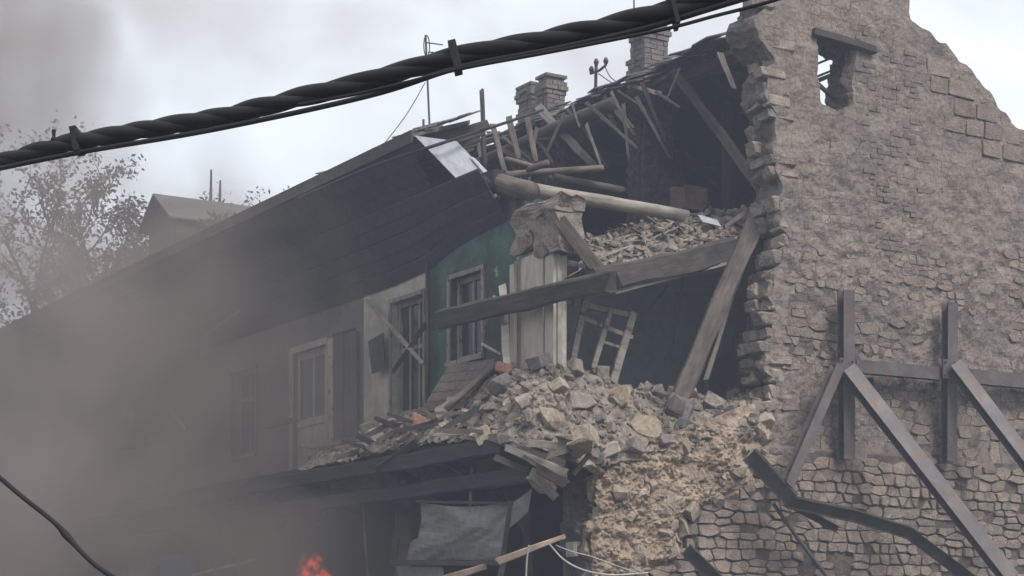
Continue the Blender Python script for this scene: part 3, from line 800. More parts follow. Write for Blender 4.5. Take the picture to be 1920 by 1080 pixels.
# dormer on the left of the front slope
s0 = 15.6
dl = [(t, z) for t, z in ((.75, 8.6), (.75, 9.95))]
dormer = part_boxes('dormer', [(.8, .9, s0, s0 + 1.5, 9.0, 9.9), (.9, 3.2, s0, s0 + .08, 9.0, 9.95), (.9, 3.2, s0 + 1.42, s0 + 1.5, 9.0, 9.95)], M['wood_dark'])
m = MB()
m.prism([P(.8, s0, 9.88), P(.8, s0 + .75, 10.42), P(.8, s0 + 1.5, 9.88)], G * .08); m.build('dormer_gable', M['wood_dark'], dormer)
for a, b in ((s0 - .12, s0 + .75), (s0 + 1.62, s0 + .75)):
    m = MB(); q = [P(.6, a, 9.86), P(4.2, a, 9.86), P(4.2, b, 10.47), P(.6, b, 10.47)]; m.hexa(q + [p + UP * .035 for p in q]); m.build('dormer_roof', M['roof'], dormer)

# chimneys of coursed brick
def chimney(px0, px1, py0, py1, t, depth, zb, mat=M['chim'], caps=True, flare=0.0):
    p0, p1 = on_t(px0, py1, t), on_t(px1, py1, t)
    sa = (p0 - C).dot(F); D = p0.y
    # width across the picture -> plan size: the faces along G and F both show
    wpx = (px1 - px0) / FPX * D
    a = wpx / (G.x + abs(F.x) * depth)             # side along G; the side along F is a*depth
    bdepth = a * depth
    zt = CAMZ + (HY - py0) / FPX * D
    # left-most corner is the far-left one: (t, s+b); right-most is (t+a, s)
    t0_ = t; s0_ = sa - bdepth
    root = empty('chimney', P(t0_ + a / 2, s0_ + bdepth / 2, zb), parent=house)
    core = MB(); core.box(t0_ + .012, t0_ + a - .012, s0_ + .012, s0_ + bdepth - .012, zb, zt - .005); core.build('core', M['mortar'], root)
    bk_ = MB(); r = random.Random(int(px0)); z = zb; row = 0
    nr = int((zt - zb) / .078)
    for row in range(nr):
        z = zb + row * .078; ex = 0.0
        if caps and row >= nr - 3: ex = (.02, .045, .03)[row - nr + 3]
        if flare and row < nr * .55: ex = flare
        ta, tb, s_a, s_b = t0_ - ex, t0_ + a + ex, s0_ - ex, s0_ + bdepth + ex
        q = ta + (row % 2) * -.12
        while q < tb - .02:
            e = min(q + .24, tb); b0 = max(q, ta)
            if r.random() > .04: bk_.box(b0 + .004, e - .004, s_a - r.uniform(0, .012), s_a + .1, z, z + .068)
            q += .25
        q = s_a + (row % 2) * -.12
        while q < s_b - .02:
            e = min(q + .24, s_b); b0 = max(q, s_a)
            if r.random() > .04: bk_.box(ta - r.uniform(0, .012), ta + .1, b0 + .11 * (b0 < s_a + .05) + .004, max(e - .004, b0 + .12), z, z + .068)
            q += .25
    bk_.build('brick_course', mat, root, kind='stuff')
    if caps:
        m = MB(); m.box(t0_ - .03, t0_ + a + .03, s0_ - .03, s0_ + bdepth + .03, zt, zt + .05); m.build('chimney_cap', M['mortar'], root)
    return root
chimney(971, 1052, 170, 300, TR + .12, .7, ZC + .2)
chimney(1008, 1059, 150, 300, TR + .02, .8, ZC + .2)
chimney(1182, 1252, 48, 240, TR + .05, .8, ZR - .9)
chimney(1177, 1262, 112, 240, TR + .02, .8, ZC + .2, caps=False)

# ------------------------------------------------------------------ windows and doors of the street front
def window(s0, s1, z0, z1, mul=2, tr=0.35, mat=M['cream_frame'], name='window', panes=True, t=.1):
    root = empty(name, P(t, (s0 + s1) / 2, z0), parent=house); fw = .07
    m = MB()
    m.box(t, t + .08, s0, s0 + fw, z0, z1); m.box(t, t + .08, s1 - fw, s1, z0, z1)
    m.box(t, t + .08, s0 + fw, s1 - fw, z0, z0 + fw); m.box(t, t + .08, s0 + fw, s1 - fw, z1 - fw, z1); m.build('frame', mat, root)
    zt = z1 - (z1 - z0) * tr
    m = MB(); m.box(t + .01, t + .07, s0 + fw, s1 - fw, zt - .03, zt + .03); m.build('transom', mat, root)
    w = (s1 - s0 - 2 * fw) / mul
    for k in range(1, mul):
        q = s0 + fw + w * k
        for a, b in ((z0 + fw, zt - .03), (zt + .03, z1 - fw)):
            m = MB(); m.box(t + .012, t + .068, q - .022, q + .022, a, b); m.build('glazing_bar', mat, root)
    if panes:
        for k in range(mul):
            for a, b in ((z0 + fw, zt - .03), (zt + .03, z1 - fw)):
                q = s0 + fw + w * k
                m = MB(); m.box(t + .035, t + .041, q + .02, q + w - .02, a, b); m.build('pane', M['glass'], root)
    m = MB(); m.box(t - .16, t, s0 - .06, s1 + .06, z0 - .06, z0); m.build('sill', mat, root)
    # architrave on the wall face
    m = MB(); m.box(-.03, -.001, s0 - .06, s0, z0, z1 + .06); m.box(-.03, -.001, s1, s1 + .06, z0, z1 + .06); m.box(-.03, -.001, s0, s1, z1, z1 + .06); m.build('architrave', mat, root)
    return root
window(*w3, mul=2, tr=.42, mat=M['worn_frame'])
window(*w2, mul=3, tr=.42, mat=M['worn_frame'])
for a in (10.0, 16.9): window(a, a + 1.0, 4.75, 6.2, 2, .33, M['grey_wall'])
for a in (10.8, 13.4, 16.2, 19, 22): window(a, a + 1.1, .9, 3.0, 2, .33, M['grey_wall'], t=.12)
def door(s0, s1, z0, z1):
    root = empty('door', P(.1, (s0 + s1) / 2, z0), parent=house)
    m = MB(); m.box(-.03, .1, s0 - .1, s0, z0, z1 + .1); m.box(-.03, .1, s1, s1 + .1, z0, z1 + .1); m.box(-.03, .1, s0, s1, z1, z1 + .1); m.build('frame', M['cream_frame'], root)
    m = MB(); m.box(.08, .12, s0, s1, z0, z1); m.build('leaf', M['pale_wall'], root)
    mid = z0 + (z1 - z0) * .36
    for a, b in ((s0 + .12, (s0 + s1) / 2 - .05), ((s0 + s1) / 2 + .05, s1 - .12)):
        m = MB(); m.box(.07, .079, a, b, mid + .12, z1 - .12); m.build('pane', M['glass'], root)
        m = MB(); m.box(.06, .079, a, b, z0 + .12, mid - .05); m.build('panel', M['pale_wall'], root)
    m = MB(); m.box(.04, .079, s0 + .05, s1 - .05, mid - .01, mid + .07); m.build('rail', M['cream_frame'], root)
door(*d1)
# tall brown shutters and posts between door and window
for a, b, mt in ((624, 632, 'cream_frame'), (634, 652, 'wood_dark'), (655, 676, 'wood_dark')):
    s1_, s0_ = S(a), S(b)
    beam('shutter_board', P(-.06, (s0_ + s1_) / 2, ZF), P(-.06, (s0_ + s1_) / 2, 6.25), s1_ - s0_, .05, M[mt], house, up=-G, rough=.006)
# drainpipe
m = MB(); m.tube([P(-.09, S(802, -.09), 4.3), P(-.09, S(802, -.09), 6.9)], .035); m.build('drainpipe', M['steel_dark'], house, smooth=True)

# corner pier with what is left of its plaster head, white panels below
s_a, s_b = S(1046), S(968)
pier = part_boxes('corner_pier', [(.0, .06, s_a, s_b - .003, ZF, 6.62)], M['pale_wall'])
for k, (a, b) in enumerate(((S(1046) + .03, S(1028)), (S(1026), S(986)), (S(984), S(970)))):
    m = MB(); m.box(-.05 - .015 * (k == 1), -.002, a, b, ZF, 6.55); m.build('panel', M['white_wood'], pier)
m = MB(); m.box(-.1, -.052, S(966, -.08), S(958, -.08), ZF + .1, 6.5); m.build('edge_strip', M['white_wood'], pier)
def lump(name, pts, mat, parent=None, amp=.03, sub=2, **kw):
    """irregular solid: hull of points, subdivided and roughened"""
    b = bmesh.new()
    for p in pts: b.verts.new(p)
    bmesh.ops.convex_hull(b, input=b.verts)
    for v in [v for v in b.verts if not v.link_faces]: b.verts.remove(v)
    bmesh.ops.triangulate(b, faces=b.faces)
    bmesh.ops.subdivide_edges(b, edges=b.edges, cuts=sub, use_grid_fill=True)
    for v in b.verts: v.co += Vector(mn.noise_vector(v.co * 5.0)) * amp
    b.verts.index_update(); vv = [v.co.copy() for v in b.verts]; ff = [tuple(v.index for v in f.verts) for f in b.faces]; b.free()
    return add(name, vv, ff, mat, parent, **kw)
def box_pts(t0, t1, s0, s1, z0, z1, sh=0.0):
    return [P(t + (sh if z == z1 else 0), s, z) for t in (t0, t1) for s in (s0, s1) for z in (z0, z1)]
for (a, b, z0_, z1_) in ((S(1048, -.1), S(1004, -.1), 6.5, 7.02), (S(1000, -.1), S(964, -.1), 6.62, 7.05), (S(1050, -.1), S(966, -.1), 7.0, 7.2)):
    lump('plaster_block', box_pts(-.12, .26, a, b, z0_, z1_), M['gable'], pier, .09, 3)

# gallery over the ground floor
ZG = 4.14
gal = part_boxes('gallery', [(-.95, .0, .9, 14, ZG - .1, ZG - .02)], M['char'])
for k in range(7):
    beam('deck_board', P(-.88 + .13 * k, .6 + RB.random() * .6, ZG), P(-.88 + .13 * k, 14, ZG), .12, .035, M['char'], gal)
beam('edge_beam', P(-1.0, .42, ZG - .16), P(-1.0, 14, ZG - .16), .1, .2, M['char'], gal)
beam('lower_beam', P(-.75, .15, 3.62), P(-.75, 14, 3.62), .14, .2, M['char'], gal)
for k in range(9): beam('bracket', P(-1.0, 1.9 + 1.4 * k, ZG - .2), P(-.02, 1.9 + 1.4 * k, 3.45), .09, .11, M['char'], gal)

# ------------------------------------------------------------------ attic timbers that are still fixed
def mid_t(px, py, t): return on_t(px, py, t)
attic = [  # px0,py0,t0, px1,py1,t1, width px, material
    (1363, 150, 5.2, 1366, 392, 5.2, 20, 'wood_dark'), (1277, 190, 5.6, 1277, 360, 5.6, 16, 'wood_dark'),
    (1192, 200, 4.2, 1280, 350, 5.0, 15, 'wood_dark'), (1265, 133, 4.0, 1432, 362, 3.3, 16, 'wood'),
    (1100, 285, 5.0, 1262, 320, 6.0, 16, 'wood_dark'), (1205, 250, 6.5, 1205, 380, 6.5, 22, 'soffit')]
for a, b, ta, c, d, tb, w, mt in attic:
    p0, p1 = on_t(a, b, ta), on_t(c, d, tb); wm = w / FPX * (p0.y + p1.y) / 2
    beam('attic_brace', p0, p1, wm, wm, M[mt], house, up=-F)

def px_beam(name, a, b, c, d, pl0, pl1, w, mat, label, cat, round_=False, thick=None, group=None, taper=1.0, bow=0.0):
    """loose timber between two picked points; pl = ('s'|'t'|'d', value)"""
    f = {'s': on_s, 't': on_t, 'd': on_d}
    p0, p1 = f[pl0[0]](a, b, pl0[1]), f[pl1[0]](c, d, pl1[1]); wm = w / FPX * (p0.y + p1.y) / 2
    if round_: return log(name, p0, p1, wm / 2, wm / 2 * taper, mat, bow=bow, label=label, cat=cat, group=group)
    view = ((p0 + p1) / 2 - CAM).normalized(); x = (p1 - p0).normalized(); up = x.cross(view).normalized()
    return beam(name, p0, p1, (thick or wm * .6), wm, mat, up=up, taper=taper, bow=bow, jag=min(.16, wm * 1.2), rough=min(.03, wm * .16), label=label, cat=cat, group=group)

# boards dangling from the ridge
hang = [((890, 240), (900, 290), 8, 3.0, 'wood', 'short board dangling from broken roof just left of the tall pole'),
        ((925, 238), (950, 334), 11, 2.6, 'wood', 'long narrow board dangling from broken roof right of the tall pole'),
        ((955, 228), (970, 290), 12, 2.8, 'wood', 'short wide board dangling under the double chimney, nearer the pole'),
        ((988, 222), (1003, 298), 12, 2.9, 'wood', 'board dangling straight below the double chimney, splintered pale end'),
        ((1016, 208), (1108, 306), 17, 3.4, 'wood_grey', 'thick board with pale splintered tip slanting down from double chimney'),
        ((1352, 104), (1374, 162), 11, 3.6, 'wood', 'short board hanging from the roof edge near the gable wall')]
for (a, b), (c, d), w, t, mt, lb in hang:
    px_beam('hanging_board', a, b, c, d, ('t', t), ('t', t - .1), w, M[mt], lb, 'board', group='boards hanging from the torn roof', taper=.8)
px_beam('upright_pole', 903, 168, 908, 312, ('t', 2.2), ('t', 2.2), 9, M['wood_dark'], 'thin dark upright pole standing against the sky on broken roof', 'pole', True)
px_beam('roof_batten', 1188, 161, 1237, 174, ('t', 3.9), ('t', 3.5), 7, M['wood_pale'], 'pale batten lying on the roof edge below the tall chimney', 'batten')
px_beam('roof_batten', 1225, 158, 1266, 131, ('t', 4.0), ('t', 3.9), 5, M['wood_grey'], 'thin grey batten on ridge beside foot of the tall chimney', 'batten')
px_beam('roof_batten', 1350, 105, 1422, 80, ('t', 4.0), ('t', 3.9), 9, M['wood_grey'], 'grey batten on the ridge next to the gable wall top', 'batten')
rr = random.Random(14)
for k in range(34):
    px = rr.uniform(870, 1150) if k % 5 else rr.uniform(1150, 1330); py = 262 - (px - 870) * .352 + rr.uniform(4, 60); L = rr.uniform(25, 75) if k % 3 else rr.uniform(70, 130); a = rr.gauss(1.1, .5)
    t = rr.uniform(2.8, 4.0); w = rr.uniform(4, 9)
    px_beam('roof_splinter', px, py, px + L * math.cos(a), py + L * math.sin(a), ('t', t), ('t', t - .15), w, M[rr.choice(['wood', 'wood_dark', 'wood_dark'])], 'one of the splintered laths hanging in a fringe under the torn ridge', 'lath', group='laths hanging under the ridge', taper=.6)
# wall-plate logs and fallen logs
px_beam('wall_plate_log', 918, 338, 996, 360, ('t', -.1), ('t', .0), 37, M['wood_brown'], 'thick brown log lying on the corner pier beside the bent roof sheet', 'log', True)
px_beam('wall_plate_log', 996, 356, 1290, 406, ('t', .1), ('s', .9), 27, M['wood_grey'], 'long grey log running from corner pier towards the gable wall', 'log', True, taper=.9)
px_beam('fallen_log', 928, 329, 1130, 315, ('t', .3), ('t', 1.4), 13, M['wood_brown'], 'slim brown log lying nearly level above the corner pier', 'log', True)
px_beam('fallen_log', 946, 297, 1004, 314, ('t', .6), ('t', .9), 10, M['wood_brown'], 'short thin brown log under the dangling boards', 'log', True)
px_beam('fallen_log', 992, 318, 1029, 306, ('t', .6), ('t', .7), 13, M['wood_brown'], 'short stub of log resting on the slim level log', 'log', True)
px_beam('fallen_log', 1040, 332, 1167, 358, ('t', .9), ('t', 1.8), 15, M['wood_dark'], 'dark log with a cut round end behind the long grey log', 'log', True)
px_beam('fallen_board', 1060, 424, 1124, 503, ('s', .5), ('s', .3), 26, M['wood'], 'short wide board slanting beside the corner pier head', 'board', thick=.06)
px_beam('thin_rail', 1045, 488, 1108, 502, ('s', .9), ('s', .8), 10, M['wood_grey'], 'short grey rail under the slanting board at corner pier', 'rail')
# the big fallen beam and its companions
px_beam('fallen_beam', 833, 598, 1140, 527, ('t', -.62), ('s', -.32), 37, M['wood_dark'], 'big dark fallen beam end jutting left past the teal window', 'beam', thick=.2)
px_beam('fallen_beam', 1118, 528, 1402, 462, ('s', .28), ('s', .75), 47, M['wood_dark'], 'thick dark ceiling beam sagging towards the gable wall under debris', 'beam', thick=.25)
px_beam('pale_batten', 1155, 547, 1380, 488, ('s', .3), ('s', .6), 8, M['wood_grey'], 'pale batten along underside of the sagging ceiling beam', 'batten')
px_beam('leaning_beam', 1424, 402, 1266, 762, ('s', .55), ('s', .35), 35, M['wood'], 'heavy squared beam leaning from rubble up to the gable wall', 'beam', thick=.16)
px_beam('leaning_lath', 1404, 455, 1326, 706, ('s', .9), ('s', .9), 9, M['wood_grey'], 'thin lath hanging parallel behind the heavy leaning beam', 'lath')
px_beam('leaning_lath', 1360, 425, 1436, 372, ('s', .5), ('s', .7), 8, M['wood'], 'thin lath bridging the debris and the gable edge', 'lath')
# window frame knocked out of its wall, leaning in the room opening
wf = empty('leaning_window_frame', on_s(1125, 690, .9), 'pale window frame knocked askew, leaning in the open room', 'window frame')
for nm, a, b, c, d, w in (('rail', 1046, 562, 1186, 592, 11), ('stile', 1098, 560, 1070, 690, 13), ('mullion', 1143, 586, 1112, 690, 11), ('stile', 1186, 590, 1150, 715, 16), ('rail', 1096, 598, 1182, 632, 9), ('glazing_bar', 1126, 640, 1162, 652, 6)):
    p0, p1 = on_s(a, b, .9 + (.03 if nm in ('rail', 'glazing_bar') else 0)), on_s(c, d, .9 + (.03 if nm in ('rail', 'glazing_bar') else 0)); wm = w / FPX * p0.y
    beam(nm, p0, p1, .05, wm, M['old_frame'], wf, up=(p1 - p0).normalized().cross(F), rough=.004)
beam('door_jamb', on_s(1056, 470, .75), on_s(1054, 690, .75), .08, .09, M['white_wood'], house)
px_beam('snapped_stick', 925, 560, 905, 630, ('t', -.2), ('t', -.15), 6, M['white_wood'], 'thin white stick hanging right of the teal window', 'stick')
px_beam('snapped_stick', 905, 645, 935, 662, ('t', -.2), ('t', -.2), 5, M['white_wood'], 'thin pale stick slanting at foot of teal window', 'stick')
px_beam('white_post', 942, 548, 952, 684, ('t', -.25), ('t', -.25), 14, M['white_wood'], 'white post standing left of the white corner panels', 'post')
# crossed sticks in front of the second window
px_beam('cross_stick', 690, 565, 792, 680, ('t', -.12), ('t', -.15), 8, M['wood_grey'], 'long thin stick slanting down across the sooty middle window', 'stick')
px_beam('cross_stick', 795, 612, 738, 694, ('t', -.18), ('t', -.1), 9, M['wood_dark'], 'dark stick slanting up across the sooty middle window', 'stick')
q = [on_t(690, 640, -.1), on_t(718, 624, -.1), on_t(721, 690, -.13), on_t(697, 701, -.16)]
m = MB(); m.prism(q, G * .015); m.build('dark_board', M['soffit'], label='small dark panel hanging on whitewashed wall beside middle window', cat='panel')
# sloping fallen door of planks
fd = empty('fallen_plank_panel', on_t(860, 765, -.5), 'brown plank door fallen aslant below the teal window', 'fallen door')
A, B, Cc, Dd = on_t(842, 683, -.12), on_t(930, 672, -.05), on_t(862, 766, -.62), on_t(788, 772, -.62)
for k in range(5):
    a, b = k / 5 + .005, (k + 1) / 5 - .005
    q = [A.lerp(Dd, a), B.lerp(Cc, a), B.lerp(Cc, b), A.lerp(Dd, b)]
    n_ = (B - A).cross(Dd - A).normalized(); m = MB(); m.prism(q, n_ * .03); m.build('plank', M['wood'], fd)
log('edge_pole', on_t(932, 680, -.25), on_t(838, 766, -.75), .045, .045, M['wood_brown'], label='brown pole lying along edge of the fallen plank door', cat='pole')
px_beam('charred_stick', 880, 778, 730, 812, ('t', -.75), ('t', -.5), 10, M['char'], 'charred stick below the fallen plank door', 'stick')

# ------------------------------------------------------------------ bent roofing at the broken eave
def plate(name, pts, mat, th=.006, bend=.0, **kw):
    """sheet metal: fan of quads through the outline, given thickness"""
    n_ = (pts[1] - pts[0]).cross(pts[-1] - pts[0]).normalized()
    m = MB(); m.prism(pts, n_ * th); return m.build(name, mat, **kw)
sp = SE - .12
plate('bent_roof_sheet', [on_s(777, 254, sp), on_s(857, 265, sp + .25), on_s(886, 296, sp + .2), on_s(922, 342, sp - .05), on_s(861, 340, sp - .1), on_s(807, 284, sp - .05)], M['zinc'],
      label='pale bent metal sheet hanging at the broken end of the eave', cat='metal sheet')
plate('roof_strip', [on_s(880, 292, sp + .1), on_s(890, 296, sp + .1), on_s(936, 344, sp - .1), on_s(924, 344, sp - .1)], M['zinc'], label='narrow metal strip beside the bent sheet at the eave', cat='metal strip')
for (a, b), (c, d), w, lb in (((866, 345), (890, 376), 13, 'pale splinter hanging under left end of the bent sheet'), ((908, 348), (909, 384), 6, 'thin upright splinter hanging under the bent sheet'), ((918, 350), (938, 386), 9, 'slanting splinter at the right tip of the bent sheet')):
    px_beam('splinter', a, b, c, d, ('s', sp), ('s', sp - .1), w, M['wood_grey'], lb, 'splinter', group='splinters under the eave', taper=.4)

# ------------------------------------------------------------------ rubble heap
top_c = [('t', 0, 600, 862), ('t', 0, 680, 828), ('t', 0, 740, 800), ('t', 0, 800, 776), ('t', -.05, 850, 752), ('t', -.05, 900, 716), ('t', -.1, 945, 692), ('s', 1.0, 985, 684), ('s', .9, 1020, 676), ('s', .9, 1070, 690),
         ('s', .9, 1130, 702), ('s', .95, 1180, 728), ('s', 1.0, 1250, 738), ('s', 1.0, 1330, 744), ('s', .8, 1400, 748), ('s', .5, 1445, 752)]
bot_c = [('t', -1.0, 560, 884), ('t', -1.0, 660, 860), ('t', -1.0, 720, 846), ('t', -1.02, 790, 832), ('t', -1.02, 840, 826), ('t', -1.02, 890, 824), ('t', -1.0, 950, 830), ('t', -.95, 1010, 842), ('t', -.6, 1060, 858), ('t', -.3, 1095, 872),
         ('s', -.12, 1140, 872), ('s', -.1, 1190, 860), ('s', -.08, 1250, 845), ('s', -.06, 1320, 826), ('s', -.04, 1390, 800), ('s', .0, 1446, 770)]
fmap = {'s': on_s, 't': on_t}
tops = [fmap[a](x, y, v) for a, v, x, y in top_c]; bots = [fmap[a](x, y, v) for a, v, x, y in bot_c]
NU, NV = 240, 40
def heap_pt(u, v, rough=True):
    x = u * (len(tops) - 1); i = min(int(x), len(tops) - 2); f = x - i
    a = tops[i].lerp(tops[i + 1], f); b = bots[i].lerp(bots[i + 1], f)
    p = a.lerp(b, v)
    p = p + UP * (.12 * math.sin(v * math.pi))
    if rough:
        k = math.sin(min(1, v * 1.0 + .1) * math.pi) * .6 + .4
        p = p + Vector(mn.noise_vector(p * 2.2)) * .10 * k + Vector(mn.noise_vector(p * 7)) * .05
    return p
hv = []; hf = []
for i in range(NU + 1):
    for j in range(NV + 1):
        v = j / NV
        hv.append(heap_pt(i / NU, v))
for i in range(NU):
    for j in range(NV): a = i * (NV + 1) + j; hf.append((a, a + 1, a + NV + 2, a + NV + 1))
# skirts down behind and below so that the heap is solid
n0 = len(hv)
for i in range(NU + 1): hv.append(hv[i * (NV + 1)] + UP * -.9)
for i in range(NU): hf.append((i * (NV + 1), (i + 1) * (NV + 1), n0 + i + 1, n0 + i))
n1 = len(hv)
for i in range(NU + 1):
    b = hv[i * (NV + 1) + NV]; hv.append(b + UP * -.06 + G * .35 + F * .25)
for i in range(NU): hf.append(((i + 1) * (NV + 1) + NV, i * (NV + 1) + NV, n1 + i, n1 + i + 1))
add('rubble_heap', hv, hf, M['debris'], label='heap of crushed stone, plaster and dust spilling from the open upper floor', cat='rubble', kind='stuff')

# pixel -> point on the heap
HU = [(u, v) for u in np.linspace(0, 1, 161) for v in np.linspace(0, 1, 33)]
HP = [heap_pt(u, v, True) for u, v in HU]; HPX = np.array([proj(p) for p in HP])
def heap_at(px, py):
    d = (HPX[:, 0] - px) ** 2 + (HPX[:, 1] - py) ** 2; return HP[int(d.argmin())]
def rock_mesh(seed, mat, n=12, sq=.7, amp=.04):
    b = bmesh.new(); r = random.Random(seed)
    if seed % 4:
        ax = (r.uniform(.75, 1), r.uniform(.6, .95), r.uniform(.55, .9))
        for x in (-1, 1):
            for y in (-1, 1):
                for z in (-1, 1):
                    j = lambda: r.uniform(.62, 1.0); b.verts.new((x * .5 * ax[0] * j(), y * .5 * ax[1] * j(), z * .5 * ax[2] * j()))
        for _ in range(2): b.verts.new((r.uniform(-.5, .5), r.choice((-.48, .48)) * ax[1], r.uniform(-.3, .3)))
        bmesh.ops.convex_hull(b, input=b.verts)
        for v in [v for v in b.verts if not v.link_faces]: b.verts.remove(v)
        bmesh.ops.dissolve_limit(b, angle_limit=.12, verts=b.verts, edges=b.edges)
    else:
        v, f = hull_rock(seed, n, sq); vs_ = [b.verts.new(x) for x in v]
        for q in f: b.faces.new([vs_[i] for i in q])
    bmesh.ops.bevel(b, geom=list(b.edges), offset=.028, segments=1, affect='EDGES', profile=.6)
    bmesh.ops.triangulate(b, faces=b.faces); bmesh.ops.subdivide_edges(b, edges=[e for e in b.edges if e.calc_length() > .18], cuts=1)
    for q in b.verts: q.co += Vector(mn.noise_vector(q.co * 4 + Vector((seed, 0, 0)))) * amp
    me = bpy.data.meshes.new('rubble_stone'); b.to_mesh(me); b.free(); me.materials.append(mat); return me
ROCKS = {}
def rock(px, py, wpx, hpx, mkey, seed, label, group, pos=None, lift=.25):
    key = (seed % 14, mkey)
    if key not in ROCKS: ROCKS[key] = rock_mesh(500 + seed % 14, M[mkey])
    p = pos or heap_at(px, py); r = random.Random(seed * 7 + 1); k = p.y / FPX
    w, h = wpx * k, hpx * k
    Rm = Matrix.Rotation(r.uniform(-.5, .5), 3, 'Y') @ Matrix.Rotation(r.uniform(-.35, .35), 3, 'X') @ Matrix.Rotation(r.uniform(0, 6.28), 3, 'Z')
    Sc = Matrix.Diagonal((w, (w + h) / 2, h))
    o = bpy.data.objects.new('rubble_stone', ROCKS[key]); COL.objects.link(o)
    o.matrix_basis = Matrix.Translation(p + UP * h * lift) @ (Sc @ Rm).to_4x4()
    o['label'] = label; o['category'] = 'stone'; o['group'] = group
big = [(1158, 756, 74, 52, 'rock_tan', 'large tan block lying flat in middle of the rubble top'), (1272, 782, 84, 50, 'rock_grey', 'long grey block below the foot of the leaning beam'),
       (1212, 812, 66, 44, 'rock_tan', 'pale yellow block with a dark hollow beneath it'), (1290, 806, 46, 36, 'rock_grey', 'angular grey stone touching underside of the long grey block'),
       (1046, 736, 48, 40, 'rock_pale', 'pale block on the slope beneath the leaning window frame'), (984, 764, 40, 44, 'rock', 'squarish stone left of centre in the heap'),
       (1026, 796, 52, 46, 'rock_pale', 'pale cut block near the torn lip of the gallery'), (786, 806, 52, 40, 'rock_red', 'reddish stone at left under the fallen plank door'),
       (1012, 690, 52, 40, 'rock_grey', 'grey stone topping the heap before the white panels'), (1074, 700, 40, 38, 'rock', 'round stone on heap top under the leaning window frame'),
       (1088, 762, 66, 46, 'rock', 'broad streaked stone in the middle of the heap'), (952, 704, 56, 32, 'rock_red', 'orange brick lump left of the white corner panels'),
       (884, 792, 44, 34, 'rock_pale', 'pale pinkish block on the left shoulder of the heap'), (1234, 745, 34, 40, 'rock_grey', 'upright grey stone behind the tan block'),
       (1392, 770, 32, 30, 'rock_tan', 'ochre stone at foot of the torn gable edge'), (1125, 712, 40, 40, 'rock', 'stone with white plaster right of the round stone'),
       (1300, 745, 36, 26, 'rock_pale', 'pale stone right of the leaning beam foot'), (1250, 836, 44, 36, 'rock', 'stone sunk in the crumbled slope under the long grey block'),
       (1195, 848, 60, 46, 'rock', 'big worn stone at lower edge of the heap'), (918, 770, 34, 30, 'rock', 'small square stone beside the charred hollow')]
for k, (x, y, w, h, mk, lb) in enumerate(big): rock(x, y, w, h, mk, 40 + k, lb, 'stones of the rubble heap')
rr = random.Random(77); cnt = 0
for k in range(190):
    u = rr.uniform(.08, 1); v = rr.random() ** .8
    p = heap_pt(u, v); px, py = proj(p); s_ = rr.uniform(18, 36) if rr.random() < .6 else rr.uniform(36, 62)
    if any(abs(px - b[0]) < (b[2] + s_) * .38 and abs(py - b[1]) < (b[3] + s_) * .38 for b in big): continue
    rock(px, py, s_, s_ * rr.uniform(.6, .95), rr.choice(['rock', 'rock', 'rock', 'rock_pale', 'rock_grey', 'rock', 'rock_tan']), 100 + k,
         'one of the many broken stones strewn over the rubble heap', 'stones of the rubble heap', p)
sm = MB()
for k in range(2200):
    u, v = rr.random(), rr.random(); p = heap_pt(u, v); s_ = .02 + rr.expovariate(28); s_ = min(s_, .16)
    vv, ff = LOW[rr.randrange(24)]; Rm = rnd_rot(rr); fl = rr.choice((1, 1, .5))
    sm.raw([p + UP * s_ * .15 + Rm @ Vector((q.x * s_ * 1.2, q.y * s_, q.z * s_ * fl)) for q in vv], ff)
sm.build('rubble_chips', M['debris'], label='small stone chips and plaster crumbs covering the rubble heap', cat='rubble', kind='stuff')
# splinters and bent strips along the lip of the heap
rr = random.Random(31)
lipm = ['wood_grey', 'wood', 'wood_dark', 'char', 'wood']
for k in range(46):
    px = rr.uniform(620, 1100); a = rr.gauss(.25, .5); L = rr.uniform(30, 95)
    p0 = heap_pt(min(1, max(0, (px - 560) / 900 * .62)), rr.uniform(.55, 1.0)) + UP * .05
    k_ = p0.y / FPX; d = (G * math.cos(a) * rr.choice((-1, 1)) + F * rr.uniform(-.6, .6) + UP * rr.gauss(-.15, .25)).normalized()
    beam('splintered_lath', p0, p0 + d * L * k_, .02, rr.uniform(5, 13) * k_, M[rr.choice(lipm)], taper=.7, label='one of the splintered laths strewn along the lip of the heap', cat='lath', group='laths along the lip of the heap')
# torn flaps of plastered ceiling hanging over the gallery end
flaps = [[(960, 838), (1040, 848), (1052, 880), (990, 862)], [(990, 855), (1055, 872), (1052, 884), (1012, 878)], [(1040, 815), (1105, 838), (1082, 862), (1056, 850)], [(1010, 890), (1056, 878), (1052, 905), (1016, 908)],
         [(985, 900), (1028, 905), (1040, 922), (1012, 925)], [(925, 822), (990, 835), (1000, 850), (950, 838)], [(1060, 836), (1112, 826), (1106, 846), (1074, 862)], [(880, 818), (940, 826), (952, 838), (894, 830)]]
flm = ['rock', 'rock_pale', 'rock_tan', 'rock_pale', 'rock', 'rock', 'rock_tan', 'rock_pale']
fll = ['long ceiling flap folded over the gallery end', 'narrow ceiling strip under the long folded flap', 'ochre plaster slab jutting at the house corner', 'pale broken slab hanging under the ceiling flaps', 'lowest slab hanging over the dark opening', 'dark strip on top of the folded ceiling flaps', 'plaster tongue nearest the lower stone wall', 'grey strip at left start of the torn ceiling']
